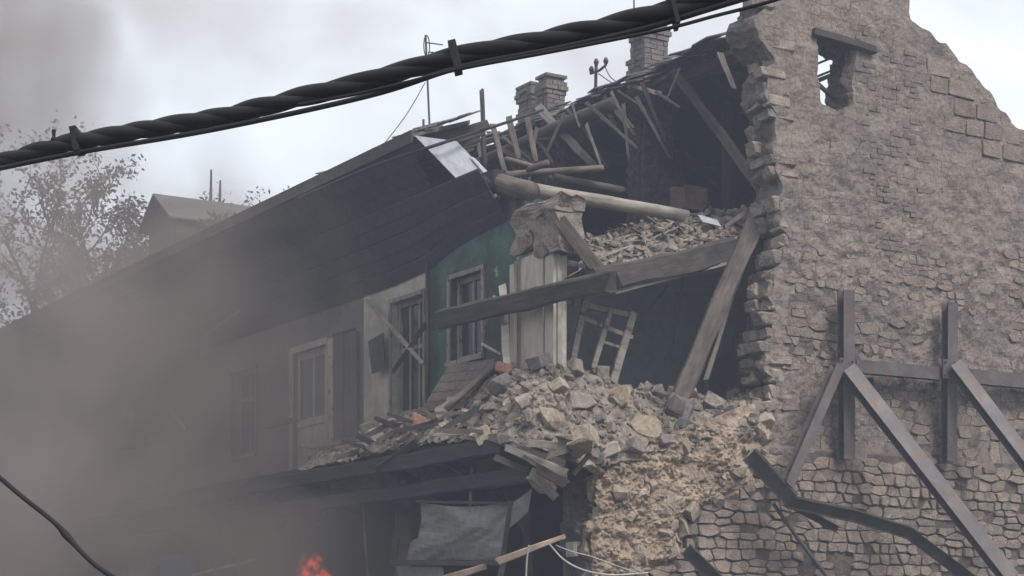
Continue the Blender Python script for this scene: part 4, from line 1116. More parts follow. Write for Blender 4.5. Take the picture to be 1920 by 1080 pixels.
for k, (q, mk, lb) in enumerate(zip(flaps, flm, fll)):
    pts = [on_t(x, y, -.75 + .12 * i + (.18 if x > 1050 else 0) - .05 * k) for i, (x, y) in enumerate(q)]
    c0 = sum(pts, Vector()) / 4; vv = [p for p in pts] + [p + UP * .035 + G * .02 for p in pts] + [(pts[0] + pts[1]) / 2 + UP * .06, (pts[2] + pts[3]) / 2 - UP * .02]
    lump('torn_ceiling_flap', vv, M[mk], amp=.035, sub=3, label=lb, cat='plaster flap', group='torn ceiling flaps')
for a_, b_, c_, d_, w_, mk_, lb_ in (
        (868, 818, 1008, 846, 9, 'wood_grey', 'long grey board on top of the torn gallery end'), (925, 824, 1050, 866, 13, 'wood', 'brown board folding down over the torn gallery end'),
        (955, 842, 1054, 884, 15, 'wood_grey', 'broad grey board sloping to the tip of the gallery wreck'), (985, 858, 1050, 896, 9, 'wood', 'thin board under the broad grey sloping board'),
        (1000, 832, 1098, 842, 13, 'wood_grey', 'level pale board above the ochre plaster slab'), (1034, 852, 1108, 830, 13, 'wood', 'short board tilting up towards the stone corner'),
        (1004, 892, 1034, 926, 18, 'wood_grey', 'short wide board hanging lowest from the gallery wreck'), (1018, 884, 1056, 906, 19, 'wood', 'stubby board hanging beside the lowest short board'),
        (938, 862, 990, 884, 12, 'wood_dark', 'dark stub under the folded boards of the gallery end')):
    px_beam('torn_gallery_board', a_, b_, c_, d_, ('t', -1.08), ('t', -.8 if c_ < 1060 else -.45), w_, M[mk_], lb_, 'board', thick=.03, group='boards of the gallery wreck')
px_beam('hanging_lath', 1106, 850, 1080, 884, ('t', -.35), ('t', -.35), 9, M['wood_grey'], 'grey lath hanging beside the lower stone corner', 'lath')

# debris on the torn ceiling edge
cv = []; cf = []; n_ = 40
ce_top = [('s', 1.6, 1095, 445), ('s', 1.6, 1180, 425), ('s', 1.6, 1260, 408), ('s', 1.6, 1340, 398), ('s', 1.4, 1415, 395)]
ce_bot = [('s', .35, 1085, 510), ('s', .4, 1170, 498), ('s', .5, 1250, 482), ('s', .6, 1330, 462), ('s', .7, 1410, 445)]
ct = [on_s(x, y, v) for a, v, x, y in ce_top]; cb = [on_s(x, y, v) for a, v, x, y in ce_bot]
def ceil_pt(u, v):
    x = u * 4; i = min(int(x), 3); f = x - i; p = ct[i].lerp(ct[i + 1], f).lerp(cb[i].lerp(cb[i + 1], f), v)
    return p + Vector(mn.noise_vector(p * 3.5)) * .07 + UP * .05 * math.sin(math.pi * v)
for i in range(71):
    for j in range(19): cv.append(ceil_pt(i / 70, j / 18))
for i in range(70):
    for j in range(18): a = i * 19 + j; cf.append((a, a + 1, a + 20, a + 19))
nb = len(cv)
for i in range(71): cv.append(cv[i * 19 + 18] + F * 1.0 + UP * -.12)
for i in range(70): cf.append(((i + 1) * 19 + 18, i * 19 + 18, nb + i, nb + i + 1))
add('ceiling_debris', cv, cf, M['debris'], label='bank of clay and plaster debris lying on the sagging ceiling beam', cat='rubble', kind='stuff')
rr = random.Random(9)
sm = MB()
for k in range(700):
    p = ceil_pt(rr.random(), rr.random()); s_ = min(.14, .02 + rr.expovariate(28)); vv, ff = LOW[rr.randrange(24)]; Rm = rnd_rot(rr)
    sm.raw([p + UP * s_ * .2 + Rm @ Vector((q.x * s_ * 1.3, q.y * s_, q.z * s_ * .7)) for q in vv], ff)
sm.build('ceiling_chips', M['debris'], label='plaster crumbs scattered over the ceiling debris', cat='rubble', kind='stuff')
for k in range(40):
    p = ceil_pt(rr.uniform(.08, .95), rr.random()) + UP * .05; L = rr.uniform(.2, .65); a = rr.gauss(.3, .5)
    d = (G * math.cos(a) + F * math.sin(a) * .6 + UP * rr.gauss(.12, .25)).normalized()
    beam('ceiling_lath', p - d * L / 2, p + d * L / 2, .045, .016, M[rr.choice(['wood_grey', 'wood', 'wood_dark'])], label='one of the broken laths lying on the ceiling debris', cat='lath', group='laths on the ceiling debris')
for k, (x, y, w, h, lb) in enumerate([(1238, 430, 22, 10, 'white plaster scrap in middle of the ceiling debris'), (1285, 415, 18, 9, 'white plaster scrap nearest the cardboard box'), (1212, 452, 10, 12, 'small white scrap low on the ceiling debris')]):
    rock(x, y, w, h, 'rock_pale', 300 + k, lb, 'white scraps on the ceiling debris', on_s(x, y, .9), 0)
plate('roof_sheet_scrap', [on_s(1308, 402, 1.0), on_s(1345, 412, .9), on_s(1352, 424, .8), on_s(1318, 416, .9)], M['zinc'], label='grey sheet scrap lying on ceiling debris below the box', cat='metal scrap')

# cardboard box in the attic
bx = empty('cardboard_box', on_t(1312, 390, 3.6), 'reddish cardboard box standing in the attic beside the gable', 'box')
p0 = on_t(1284, 390, 3.4); k = p0.y / FPX; w_, h_ = 58 * k, 42 * k
b0 = p0; m = MB(); m.hexa([b0, b0 + G * w_ * .92, b0 + G * w_ * .92 + F * .35, b0 + F * .35] + [q + UP * h_ for q in (b0, b0 + G * w_ * .92, b0 + G * w_ * .92 + F * .35, b0 + F * .35)]); m.build('body', M['card'], bx)
m = MB(); q = [b0 + F * .36 + UP * h_, b0 + G * w_ * .95 + F * .36 + UP * h_]; q += [q[1] + UP * .1 + F * .04, q[0] + UP * .08 + F * .04 + G * .06]; m.prism(q, F * .008); m.build('flap', M['card'], bx)
m = MB(); b1 = b0 + UP * h_ * .97 - F * .006; m.hexa([b1, b1 + G * w_ * .92, b1 + G * w_ * .92 + F * .02, b1 + F * .02] + [q + UP * .03 for q in (b1, b1 + G * w_ * .92, b1 + G * w_ * .92 + F * .02, b1 + F * .02)]); m.build('rim', M['card'], bx)

# ------------------------------------------------------------------ steel shoring on the gable
sh = empty('steel_shoring_frame', P(4.2, -.2, 2), 'grey steel beam frame bolted against the gable, with raking struts', 'shoring frame')
def st(name, a, b, c, d, s0_, s1_, wpx, hh=.2, mat=M['steel'], parent=sh, **kw):
    p0, p1 = on_s(a, b, s0_), on_s(c, d, s1_); wm = wpx / FPX * (p0.y + p1.y) / 2
    x = (p1 - p0).normalized(); nrm = -F - x * (-F).dot(x)
    return ibeam(name, p0, p1, wm, .13, mat, parent, up=nrm.normalized(), **kw)
st('post', 1586, 545, 1587, 862, -.19, -.19, 27)
st('post', 1781, 568, 1779, 866, -.19, -.19, 25)
st('rail', 1600, 687, 1768, 702, -.19, -.19, 24); st('rail', 1793, 704, 1990, 722, -.19, -.19, 26)
st('strut', 1570, 688, 1474, 912, -.30, -.75, 21)
st('strut', 1588, 692, 1894, 1085, -.32, -1.6, 32)
st('strut', 1788, 684, 2000, 962, -.32, -1.4, 30)
for x, y in ((1588, 690), (1781, 692)):
    p = on_s(x, y, -.31); m = MB(); m.prism([p + (-G * .13 - UP * .13), p + (G * .13 - UP * .13), p + (G * .13 + UP * .13), p + (-G * .13 + UP * .13)], F * .014); m.build('gusset_plate', M['steel'], sh)
    for dx in (-.09, .09):
        for dz in (-.09, .09):
            m = MB(); q_ = p + G * dx + UP * dz; m.tube([q_ - F * .02, q_], .014, 6); m.build('bolt', M['steel_dark'], sh)
# twisted beams torn loose
def bent_beam(name, pts, w, label):
    root = empty(name, pts[-1], label, 'steel beam')
    for i in range(len(pts) - 1):
        p0, p1 = pts[i], pts[i + 1]; x = (p1 - p0).normalized(); ext = x * .035
        nrm = UP - x * UP.dot(x)
        ibeam('beam_segment', p0 - (ext if i else x * 0), p1 + ext, .14, w, M['steel_dark'], root, up=(nrm.normalized() * .85 - F * .35 - x * (nrm.normalized() * .85 - F * .35).dot(x)).normalized())
    return root
bent_beam('bent_steel_beam', [on_s(1406, 852, -.4), on_s(1482, 934, -.75)], .2, 'short dark steel beam stub slanting left of the shoring strut')
bent_beam('bent_steel_beam', [on_s(1476, 940, -.7), on_s(1600, 966, -.75), on_s(1702, 998, -.8), on_s(1766, 1046, -.9), on_s(1850, 1110, -1.0)], .16, 'long buckled steel beam sagging across the lower gable wall')
bent_beam('bent_steel_beam', [on_s(1486, 948, -.5), on_s(1566, 990, -.55)], .09, 'short dark angle iron under the long buckled beam')
bent_beam('bent_steel_beam', [on_s(1286, 1030, -.35), on_s(1350, 1092, -.5)], .16, 'steel channel end leaning low against the crumbling wall')
m = MB(); m.tube([on_s(1450, 944, -.5), on_s(1496, 1010, -.6), on_s(1556, 1088, -.8)], .026); m.build('steel_rod', M['steel_dark'], label='thin steel rod slanting below the short beam stub', cat='rod')

# ------------------------------------------------------------------ wreck in the ground-floor opening
ms = empty('hanging_metal_panel', on_t(860, 1050, -.8), 'dull grey metal panel hanging in the dark ground floor opening', 'metal panel')
pan = [(788, 942), (868, 950), (952, 944), (946, 1000), (940, 1050), (762, 1050), (770, 1016), (784, 1014), (790, 975), (786, 960)]
nx, ny = 26, 18; vv = []; ff = []
for j in range(ny + 1):
    for i in range(nx + 1):
        u, v = i / nx, j / ny
        xl = np.interp(v, [0, .3, .62, .68, 1], [788, 790, 784, 770, 762]); xr = np.interp(v, [0, 1], [954, 940])
        x = xl + (xr - xl) * u; y = 942 + v * 108 + 8 * math.sin(u * math.pi) * (1 - v)
        vv.append(on_t(x, y, -.85 - .05 * math.sin(u * 3.1) * math.sin(v * 3.1) + .15 * v + .05 * mn.noise((u * 2.5, v * 2.5, 4)) + .025 * abs(mn.noise((u * 5 + v * 3, v * 5, 7)))))
for j in range(ny):
    for i in range(nx): a = j * (nx + 1) + i; ff.append((a, a + nx + 1, a + nx + 2, a + 1))
nn = len(vv); off = G * .012
vv2 = vv + [p + off for p in vv]; ff2 = ff + [tuple(x + nn for x in q)[::-1] for q in ff]
for i in range(nx): ff2 += [(i, i + 1, nn + i + 1, nn + i), (ny * (nx + 1) + i + 1, ny * (nx + 1) + i, nn + ny * (nx + 1) + i, nn + ny * (nx + 1) + i + 1)]
for j in range(ny): a = j * (nx + 1); b = a + nx; ff2 += [(a + nx + 1, a, nn + a, nn + a + nx + 1), (b, b + nx + 1, nn + b + nx + 1, nn + b)]
add('sheet', vv2, ff2, M['sheet'], ms, smooth=False)
def msb(name, a, b, c, d, w, mat, t0_=-.9, t1_=-.9):
    p0, p1 = on_t(a, b, t0_), on_t(c, d, t1_); wm = w / FPX * p0.y; beam(name, p0, p1, .05, wm, mat, ms, up=(p1 - p0).normalized().cross((p0 - CAM).normalized()), rough=.004)
msb('top_edge', 784, 940, 958, 944, 5, M['wood_dark'], -.88, -.88); msb('side_edge', 957, 944, 942, 1052, 9, M['wood'], -.9, -.78); msb('bottom_edge', 735, 1055, 944, 1056, 9, M['steel_dark'], -.75, -.75)
msb('lower_leg', 945, 1052, 936, 1095, 11, M['sheet'], -.76, -.7); msb('corner_bracket', 742, 1012, 738, 1054, 12, M['wood_dark'], -.72, -.72)
plate('folded_metal_flap', [on_t(952, 950, -.8), on_t(998, 915, -.55), on_t(990, 960, -.6), on_t(956, 990, -.8)], M['sheet'], label='folded grey metal flap at right of the hanging panel', cat='metal flap')
px_beam('split_timber', 940, 1050, 1048, 1008, ('t', -.95), ('t', -.6), 14, M['wood_pale'], 'pale freshly split timber with pointed tip beside the hanging panel', 'timber', taper=.6)
px_beam('split_timber', 832, 1086, 905, 1064, ('t', -.95), ('t', -.9), 14, M['wood_pale'], 'pale split timber poking out beneath the hanging panel', 'timber', taper=.7)
plate('blue_grey_sheet', [on_t(745, 1062, -.6), on_t(830, 1064, -.6), on_t(836, 1100, -.6), on_t(748, 1100, -.6)], M['sheet'], label='blue grey sheet below the hanging metal panel', cat='metal sheet')
px_beam('dark_post', 985, 960, 992, 1090, ('t', -.1), ('t', -.1), 16, M['wood_dark'], 'dark wooden post right of the hanging panel', 'post')
px_beam('dangling_strip', 884, 880, 882, 946, ('t', -.7), ('t', -.7), 6, M['wood_grey'], 'thin strip dangling from the gallery beam above the panel', 'strip')
px_beam('dangling_strip', 678, 925, 690, 1085, ('t', -.4), ('t', -.4), 5, M['wood_grey'], 'long thin strip dangling in smoke left of the panel', 'strip')
px_beam('dangling_strip', 938, 905, 988, 1010, ('t', -.4), ('t', -.3), 8, M['wood_dark'], 'dark strip slanting behind the folded metal flap', 'strip')
px_beam('slanting_board', 712, 878, 775, 832, ('t', -1.05), ('t', -1.0), 14, M['char'], 'charred board slanting across the gallery edge', 'board')
wire('loose_wire', [on_s(1030, 1020, .1), on_s(1058, 1050, 0), on_s(1098, 1070, -.15), on_s(1150, 1078, -.15), on_s(1215, 1074, -.15)], .012, M['cablegrey'], label='pale loop of wire sagging from the split timber', cat='wire')
wire('loose_wire', [on_s(1042, 1022, .1), on_s(1072, 1034, -.05), on_s(1110, 1044, -.12), on_s(1165, 1064, -.12), on_s(1235, 1088, -.12)], .008, M['cablegrey'], label='thin wire running from the junction box along the lower wall', cat='wire')
wire('loose_wire', [on_t(992, 1022, -.9), on_t(988, 1050, -.9), on_t(986, 1095, -.9)], .011, M['cablegrey'], label='pale wire hanging straight down from the split timber', cat='wire')
jb = empty('junction_box', on_t(1074, 1040, -.06), 'small pale junction box on the lower corner wall', 'junction box')
p = on_t(1074, 1030, -.03); s_, z_ = sz(p); m = MB(); m.box(-.06, .018, s_ - .11, s_ + .11, z_ - .09, z_ + .09); m.build('body', M['cablegrey'], jb)
m = MB(); m.box(-.075, -.061, s_ - .09, s_ + .09, z_ - .07, z_ + .07); m.build('cover', M['cablegrey'], jb)
# thin wires hanging in the open room
wire('hanging_wire', [on_s(1283, 515, 1.2), on_s(1276, 560, 1.2), on_s(1270, 610, 1.2), on_s(1266, 655, 1.2)], .008, M['darkwire'], label='thin dark wire hanging from the ceiling in the open room', cat='wire')
wire('hanging_wire', [on_s(1262, 525, 1.1), on_s(1228, 565, 1.1), on_s(1190, 608, 1.0)], .008, M['darkwire'], label='thin wire slanting to the knocked out window frame', cat='wire')
wire('roof_cable', [on_t(560, 372, -1.0), on_t(700, 312, -1.0), on_t(830, 268, -.6), on_t(930, 236, 1.0), on_t(1018, 206, 3.2)], .022, M['rubber'], label='dark cable stretched over the eave towards the double chimney', cat='cable')
# fire behind the smoke
fr = empty('fire', on_t(585, 1085, .6), 'red fire burning in the ground floor behind smoke', 'fire'); rr = random.Random(2)
def fire_nodes(t, v):
    v.inputs['Density'].default_value = 0.0; v.inputs['Emission Color'].default_value = (1.0, .10, .035, 1)
    tc = t.nodes.new('ShaderNodeTexCoord'); n1 = t.nodes.new('ShaderNodeTexNoise'); n1.inputs['Scale'].default_value = 2.6; n1.inputs['Detail'].default_value = 4
    t.links.new(tc.outputs['Object'], n1.inputs['Vector'])
    ln = t.nodes.new('ShaderNodeVectorMath'); ln.operation = 'LENGTH'; t.links.new(tc.outputs['Object'], ln.inputs[0])
    e = math_(t, 'MULTIPLY', sstep(t, n1.outputs['Fac'], .50, .60), sstep(t, ln.outputs['Value'], 1.0, .45))
    t.links.new(math_(t, 'MULTIPLY', e, 3.0), v.inputs['Emission Strength'])
FIRE_MAT = None
fire_spots = [(578, 1062, .20, .26), (594, 1052, .13, .20), (568, 1078, .16, .16), (602, 1076, .15, .18)]
log('burning_log', on_t(555, 1090, .4), on_t(615, 1082, .6), .06, .06, M['ember'], label='glowing burning log under the red fire', cat='log')
# blue sheet and pale sticks in the smoke on the left
plate('blue_plastic_sheet', [on_t(300, 1040, -.35), on_t(362, 1042, -.35), on_t(366, 1095, -.3), on_t(300, 1100, -.3)], M['blue'], th=.02, label='dim blue plastic sheet in the smoke at bottom left', cat='plastic sheet')
px_beam('pale_stick', 362, 1078, 482, 1048, ('t', -.8), ('t', -.8), 5, M['wood_pale'], 'pale stick low down left of the fire', 'stick')
px_beam('pale_stick', 376, 636, 450, 582, ('t', -.5), ('t', -.5), 6, M['wood_grey'], 'thin pale stick slanting high in the smoke', 'stick')
px_beam('pale_stick', 320, 768, 346, 804, ('t', -.5), ('t', -.5), 6, M['wood_grey'], 'short pale stick slanting in the smoke', 'stick')
# small shrine-like window and cream patch on the left wall
lump('fallen_plaster_patch', [on_t(x, y, tt) for tt in (-.06, .02) for x, y in ((228, 758), (240, 752), (250, 772), (252, 788), (226, 786))], M['rock_tan'], house, .012)
px_beam('balcony_plank', 226, 842, 282, 834, ('t', -.35), ('t', -.35), 7, M['char'], 'short dark plank under the dim barred window', 'plank')
px_beam('gallery_stick', 452, 908, 500, 872, ('t', -1.1), ('t', -1.0), 6, M['wood_grey'], 'pale stick at the smoky left end of the gallery', 'stick')
px_beam('gallery_stick', 498, 800, 545, 790, ('t', -.6), ('t', -.6), 10, M['wood'], 'board lying at foot of the panelled door', 'board')

# ------------------------------------------------------------------ antennas and roof wires
an = empty('roof_antenna', on_t(806, 244, 1.0), 'thin mast with loop antenna standing on the roof', 'antenna')
m = MB(); m.tube([on_t(806, 250, 1.0), on_t(802, 160, 1.0), on_t(798, 66, 1.0)], .018, 6); m.build('mast', M['steel_dark'], an)
m = MB(); c0 = on_t(800, 86, 1.0); m.tube([c0 + G * .05 * math.sin(a) + UP * .16 * math.cos(a) for a in np.linspace(0, 2 * math.pi, 17)], .009, 5, False); m.build('loop', M['steel_dark'], an)
m = MB(); m.tube([on_t(800, 80, 1.0), on_t(830, 84, 1.0)], .01, 5); m.tube([on_t(803, 98, 1.0), on_t(812, 98, 1.0)], .01, 5); m.build('arm', M['steel_dark'], an)
wire('guy_wire', [on_t(797, 155, 1.0), on_t(762, 215, .6), on_t(716, 275, .2)], .007, M['darkwire'], label='thin guy wire slanting from the loop antenna mast', cat='wire')
m = MB(); m.tube([on_t(794, 224, .8), on_t(794, 248, .8)], .02, 6); m.build('roof_peg', M['steel_dark'], label='short metal peg on the roof beside the antenna foot', cat='peg')
ib = empty('wire_bracket', on_t(1116, 190, TR), 'iron wire bracket with insulators on the ridge between chimneys', 'bracket')
m = MB(); m.tube([on_t(1116, 192, TR), on_t(1118, 112, TR)], .03, 6); m.build('post', M['steel_dark'], ib)
m = MB(); m.tube([on_t(1107, 138, TR), on_t(1124, 132, TR), on_t(1136, 122, TR), on_t(1136, 112, TR)], .022, 6); m.build('arm', M['steel_dark'], ib)
for x, y in ((1118, 116), (1136, 114), (1109, 130)):
    m = MB(); b = on_t(x, y + 6, TR); m.tube([b, b + UP * .05, b + UP * .1], .04, 8, True, [.03, .045, .025]); m.build('insulator', M['steel_dark'], ib)
wire('bracket_wire', [on_t(1122, 138, TR), on_t(1142, 152, TR), on_t(1160, 162, TR)], .008, M['darkwire'], label='short wire sagging from the bracket towards the tall chimney', cat='wire')
wire('bracket_wire', [on_t(1134, 125, TR), on_t(1146, 146, TR), on_t(1166, 158, TR)], .008, M['darkwire'], label='upper short wire from bracket arm to the tall chimney', cat='wire')
m = MB(); m.tube([on_t(1190, 120, TR), on_t(1188, -60, TR)], .014, 6); m.build('lightning_rod', M['steel_dark'], label='thin rod rising beside the tall chimney', cat='rod')
for x, y0, y1 in ((395, 318, 384), (412, 338, 388)):
    m = MB(); m.tube([on_t(x, y1, 2.2), on_t(x + 1, y0, 2.2)], .03, 6, True, [.04, .02]); m.build('roof_stalk', M['bark'], label='thin dry stalk standing on the dormer roof, %s' % ('taller one' if y0 < 330 else 'shorter one'), cat='stalk', group='stalks on the dormer')
# weeds at the foot of the dormer
rr = random.Random(6); sm = MB()
for k in range(420):
    p = on_t(rr.gauss(424, 20), rr.gauss(424, 9), .75) ; a = rr.uniform(.04, .1); d = Vector((rr.gauss(0, 1), rr.gauss(0, 1), rr.gauss(.3, 1))).normalized(); e = d.cross(Vector((rr.random(), rr.random(), rr.random()))).normalized()
    sm.raw([p, p + d * a + e * a * .4, p + d * a * 2, p + d * a - e * a * .4], [(0, 1, 2, 3)])
sm.build('roof_weeds', M['weed'], label='green weeds growing at the foot of the dormer', cat='weeds', kind='stuff')

# ------------------------------------------------------------------ trees behind the roof on the left
def tree(name, base_px, D, top_py, seed, label, lean=0.0, leaves=2600, spread=1.0, dens=1.0):
    r = random.Random(seed); base = on_d(base_px, HY, D); base.z = 0
    H_ = CAMZ + (HY - top_py) / FPX * D
    root = empty(name, base, label, 'tree', 'trees behind the house')
    tr = MB(); br = MB(); tips = []
    def limb(p, d, L, rad, lvl):
        n = 5; pts = [p]; q = p; dd = d.copy()
        for i in range(n):
            dd = (dd + Vector((r.gauss(0, .13), r.gauss(0, .13), r.gauss(.03, .08)))).normalized(); q = q + dd * L / n; pts.append(q)
        (tr if lvl == 0 else br).tube(pts, rad, 7 if lvl < 2 else 4, True, [rad * (1 - .6 * i / n) for i in range(n + 1)])
        if lvl >= 2: tips.extend(pts[2:])
        if lvl < 4:
            for k in range(r.randint(3, 4) + (2 if lvl == 0 else 0)):
                i = r.randint(2, n); a = r.uniform(0, 6.28); side = Vector((math.cos(a), math.sin(a), r.uniform(.1, .7))).normalized()
                limb(pts[i], (dd * .55 + side * .8 * spread).normalized(), L * r.uniform(.5, .72), rad * (.5 if lvl else .42), lvl + 1)
    limb(base, Vector((lean, 0, 1)).normalized(), H_ * .55, .02 * H_, 0)
    # fit height
    zmax = max(p.z for p in tips); k = H_ / zmax
    def fit(v): return base + (v - base) * k
    tr.v = [fit(v) for v in tr.v]; br.v = [fit(v) for v in br.v]; tips = [fit(v) for v in tips]
    tr.build('trunk', M['bark'], root, smooth=True); br.build('branch', M['bark'], root, smooth=True)
    for mt, cnt in (('leaf', int(leaves * 1.4)), ('leaf_red', int(leaves * .5))):
        lf = MB()
        for _ in range(cnt):
            p = r.choice(tips) + Vector((r.gauss(0, .13), r.gauss(0, .13), r.gauss(0, .12)))
            a = r.uniform(.04, .085) * D / 48; d = Vector((r.gauss(0, 1), r.gauss(0, 1), r.gauss(-.3, .8))).normalized(); e = d.cross(Vector((r.random() + .01, r.random(), r.random()))).normalized()
            lf.raw([p, p + d * a + e * a * .55, p + d * a * 2.1, p + d * a - e * a * .55], [(0, 1, 2, 3)])
        lf.build('foliage', M[mt], root, kind='stuff')
tree('leafy_tree', 40, 50, 300, 3, 'dense dull green tree at the far left above the roofline', 0, 9000, 1.0)
tree('leafy_tree', 175, 47, 268, 12, 'thin leafed tree with bare twigs between far tree and dormer', .02, 5200, .95)
tree('leafy_tree', 262, 52, 330, 21, 'slight sparse tree close beside the dormer', .04, 2600, .9)
tree('leafy_tree', -40, 44, 215, 31, 'tall twiggy tree cut by the left edge of the picture', .0, 4000, .8)

# ------------------------------------------------------------------ cables in the foreground
def path_at(pts, n):
    out = []
    for i in range(n + 1):
        x = i / n * (len(pts) - 1); k = min(int(x), len(pts) - 2); u = x - k
        a, b, c, d = pts[max(k - 1, 0)], pts[k], pts[k + 1], pts[min(k + 2, len(pts) - 1)]
        out.append(0.5 * ((2 * b) + (c - a) * u + (2 * a - 5 * b + 4 * c - d) * u * u + (3 * b - a - 3 * c + d) * u ** 3))
    return out
main_px = [(-2600, 560, 12.0), (-900, 452, 8.6), (-260, 352, 7.2), (-120, 332, 7.0), (0, 303, 6.8), (145, 265, 6.6), (400, 221, 6.2), (690, 151, 5.9), (855, 108, 5.7), (1100, 58, 5.5), (1200, 35, 5.4), (1330, -4, 5.3), (1500, -70, 5.2), (1700, -150, 5.1)]
mp = path_at([on_d(*q) for q in main_px], 700)
cb = empty('twisted_cable_bundle', mp[0], 'thick black twisted cable bundle spanning the sky in front', 'cable bundle')
for k in range(3):
    pts = []; L = 0
    for i, p in enumerate(mp):
        if i: L += (p - mp[i - 1]).length
        d = (mp[min(i + 1, 700)] - mp[max(i - 1, 0)]).normalized(); a = d.cross(UP).normalized(); b = d.cross(a)
        ph = L * 2 * math.pi / .55 + k * 2 * math.pi / 3 + .5 * math.sin(L * 2.1) + .35 * math.sin(L * 5.3 + k); pts.append(p + (a * math.cos(ph) + b * math.sin(ph)) * (.0115, .013, .0105)[k])
    m = MB(); m.tube(pts, (.0225, .0195, .021)[k], 10); m.build('strand', M['rubber'], cb, smooth=True)
m = MB(); m.tube(path_at([on_d(*q) for q in [(-2600, 585, 11.9), (-900, 476, 8.55), (-260, 372, 7.15), (0, 316, 6.75), (160, 284, 6.55), (400, 243, 6.15), (690, 180, 5.85), (860, 127, 5.66), (1040, 92, 5.5), (1200, 56, 5.38), (1340, 14, 5.28), (1500, -34, 5.2)]], 200), .009, 8); m.build('messenger_wire', M['rubber'], cb, smooth=True)
m = MB(); m.tube(path_at([on_d(*q) for q in [(560, 196, 6.0), (690, 172, 5.85), (860, 130, 5.6), (1040, 96, 5.45), (1240, 56, 5.33), (1340, 30, 5.27), (1440, 4, 5.2), (1560, -34, 5.1)]], 140), .0055, 8); m.build('thin_wire', M['rubber'], cb, smooth=True)
for x, y, D in ((145, 266, 6.6), (854, 110, 5.7), (1262, 18, 5.35)):
    p = on_d(x, y, D); d = (on_d(x + 20, y - (4 if x < 300 else 5), D) - p).normalized()
    b = d.cross(Vector((0, 1, 0))).normalized()
    if b.z < 0: b = -b
    m = MB(); h = .040 if x != 1262 else .05; w = (.012 if x != 1262 else .006); y_ = Vector((0, 1, 0)) * .043
    q = [p - d * w - b * h, p + d * w - b * h, p + d * w + b * (h + .006), p - d * w + b * (h + .006)]
    m.hexa([x_ - y_ for x_ in q] + [x_ + y_ for x_ in q]); m.build('clamp', M['rubber'], cb)
p = on_d(101, 262, 6.65); m = MB(); m.tube([p, p + UP * .012, p + UP * .035], .008, 6, True, [.012, .006, .008]); m.build('clip', M['rubber'], cb)
m = MB(); lw = [on_d(*q) for q in [(-120, 800, 6.2), (-10, 888, 6.1), (40, 930, 6.05), (100, 978, 6.0), (128, 1008, 6.0), (170, 1052, 5.95), (215, 1084, 5.9), (330, 1150, 5.8)]]
pts = path_at(lw, 80); m.tube(pts, .009, 8, True, [.0085 + .005 * math.exp(-((i - 44) / 4) ** 2) for i in range(81)])
m.build('sagging_cable', M['rubber'], label='single black cable sagging across the lower left corner', cat='cable', smooth=True)

# ------------------------------------------------------------------ labels that single out the many small pieces
ORD = ['first', 'second', 'third', 'fourth', 'fifth', 'sixth', 'seventh', 'eighth', 'ninth', 'tenth', 'eleventh', 'twelfth', 'thirteenth', 'fourteenth', 'fifteenth', 'sixteenth', 'seventeenth', 'eighteenth', 'nineteenth', 'twentieth']
TONE = {'broken_limestone': 'stone', 'pale_limestone': 'pale stone', 'grey_limestone': 'grey stone', 'tan_limestone': 'tan stone', 'weathered_timber': 'brown lath', 'dark_old_timber': 'dark lath', 'silvered_timber': 'grey lath', 'charred_timber': 'charred lath'}
PLACES = {'stones of the rubble heap': [(760, 'by the panelled door'), (900, 'beside the fallen plank door'), (1000, 'below the white corner panels'), (1100, 'below the leaning window frame'), (1240, 'around the large tan block'), (1330, 'near the leaning beam foot'), (9999, 'near the torn gable edge')],
          'laths along the lip of the heap': [(760, 'on heap edge by the panelled door'), (860, 'on heap edge under the fallen plank door'), (960, 'on heap edge above the hanging panel'), (9999, 'on heap edge at the gallery wreck')],
          'laths hanging under the ridge': [(960, 'hanging under the ridge by the pole'), (1080, 'hanging under the ridge below double chimney'), (1170, 'hanging under the ridge between chimneys'), (9999, 'hanging under the ridge near tall chimney')],
          'laths on the ceiling debris': [(1170, 'on ceiling debris by the corner pier'), (1280, 'in the middle of the ceiling debris'), (9999, 'on ceiling debris near the gable')]}
bins = {}
for o in COL.objects:
    if o.parent is None and o.get('label', '').startswith('one of the') and o.get('group') in PLACES:
        bb = [o.matrix_basis @ Vector(c) for c in o.bound_box]; c = sum(bb, Vector()) / 8; px, py = proj(c)
        ext = max(proj(q)[0] for q in bb) - min(proj(q)[0] for q in bb)
        place = next(n for lim, n in PLACES[o['group']] if px < lim)
        key = TONE[o.data.materials[0].name] + ' ' + place
        if 'stone' in key: key = ('large ' if ext > 46 else 'small ' if ext < 26 else 'mid-sized ') + key
        bins.setdefault(key, []).append((px, o))
for key, lst in bins.items():
    lst.sort(key=lambda q: q[0])
    for i, (px, o) in enumerate(lst):
        o['label'] = key if len(lst) == 1 else key + ', ' + ('leftmost of these' if i == 0 else ORD[i] + ' from left')

# ------------------------------------------------------------------ smoke and haze
def vol_mat(name, build):
    m = bpy.data.materials.new(name); m.use_nodes = True; t = m.node_tree; t.nodes.clear()
    out = t.nodes.new('ShaderNodeOutputMaterial'); v = t.nodes.new('ShaderNodeVolumePrincipled')
    t.links.new(v.outputs[0], out.inputs['Volume']); build(t, v); return m
def math_(t, op, a, b=None, clamp=False):
    n = t.nodes.new('ShaderNodeMath'); n.operation = op; n.use_clamp = clamp
    for i, x in enumerate((a, b)):
        if x is None: continue
        if isinstance(x, (int, float)): n.inputs[i].default_value = x
        else: t.links.new(x, n.inputs[i])
    return n.outputs[0]
def sstep(t, x, a, b):
    n = t.nodes.new('ShaderNodeMapRange'); n.interpolation_type = 'SMOOTHSTEP'
    n.inputs['From Min'].default_value = a; n.inputs['From Max'].default_value = b; t.links.new(x, n.inputs['Value']); return n.outputs[0]
fm = vol_mat('flame_gas', fire_nodes)
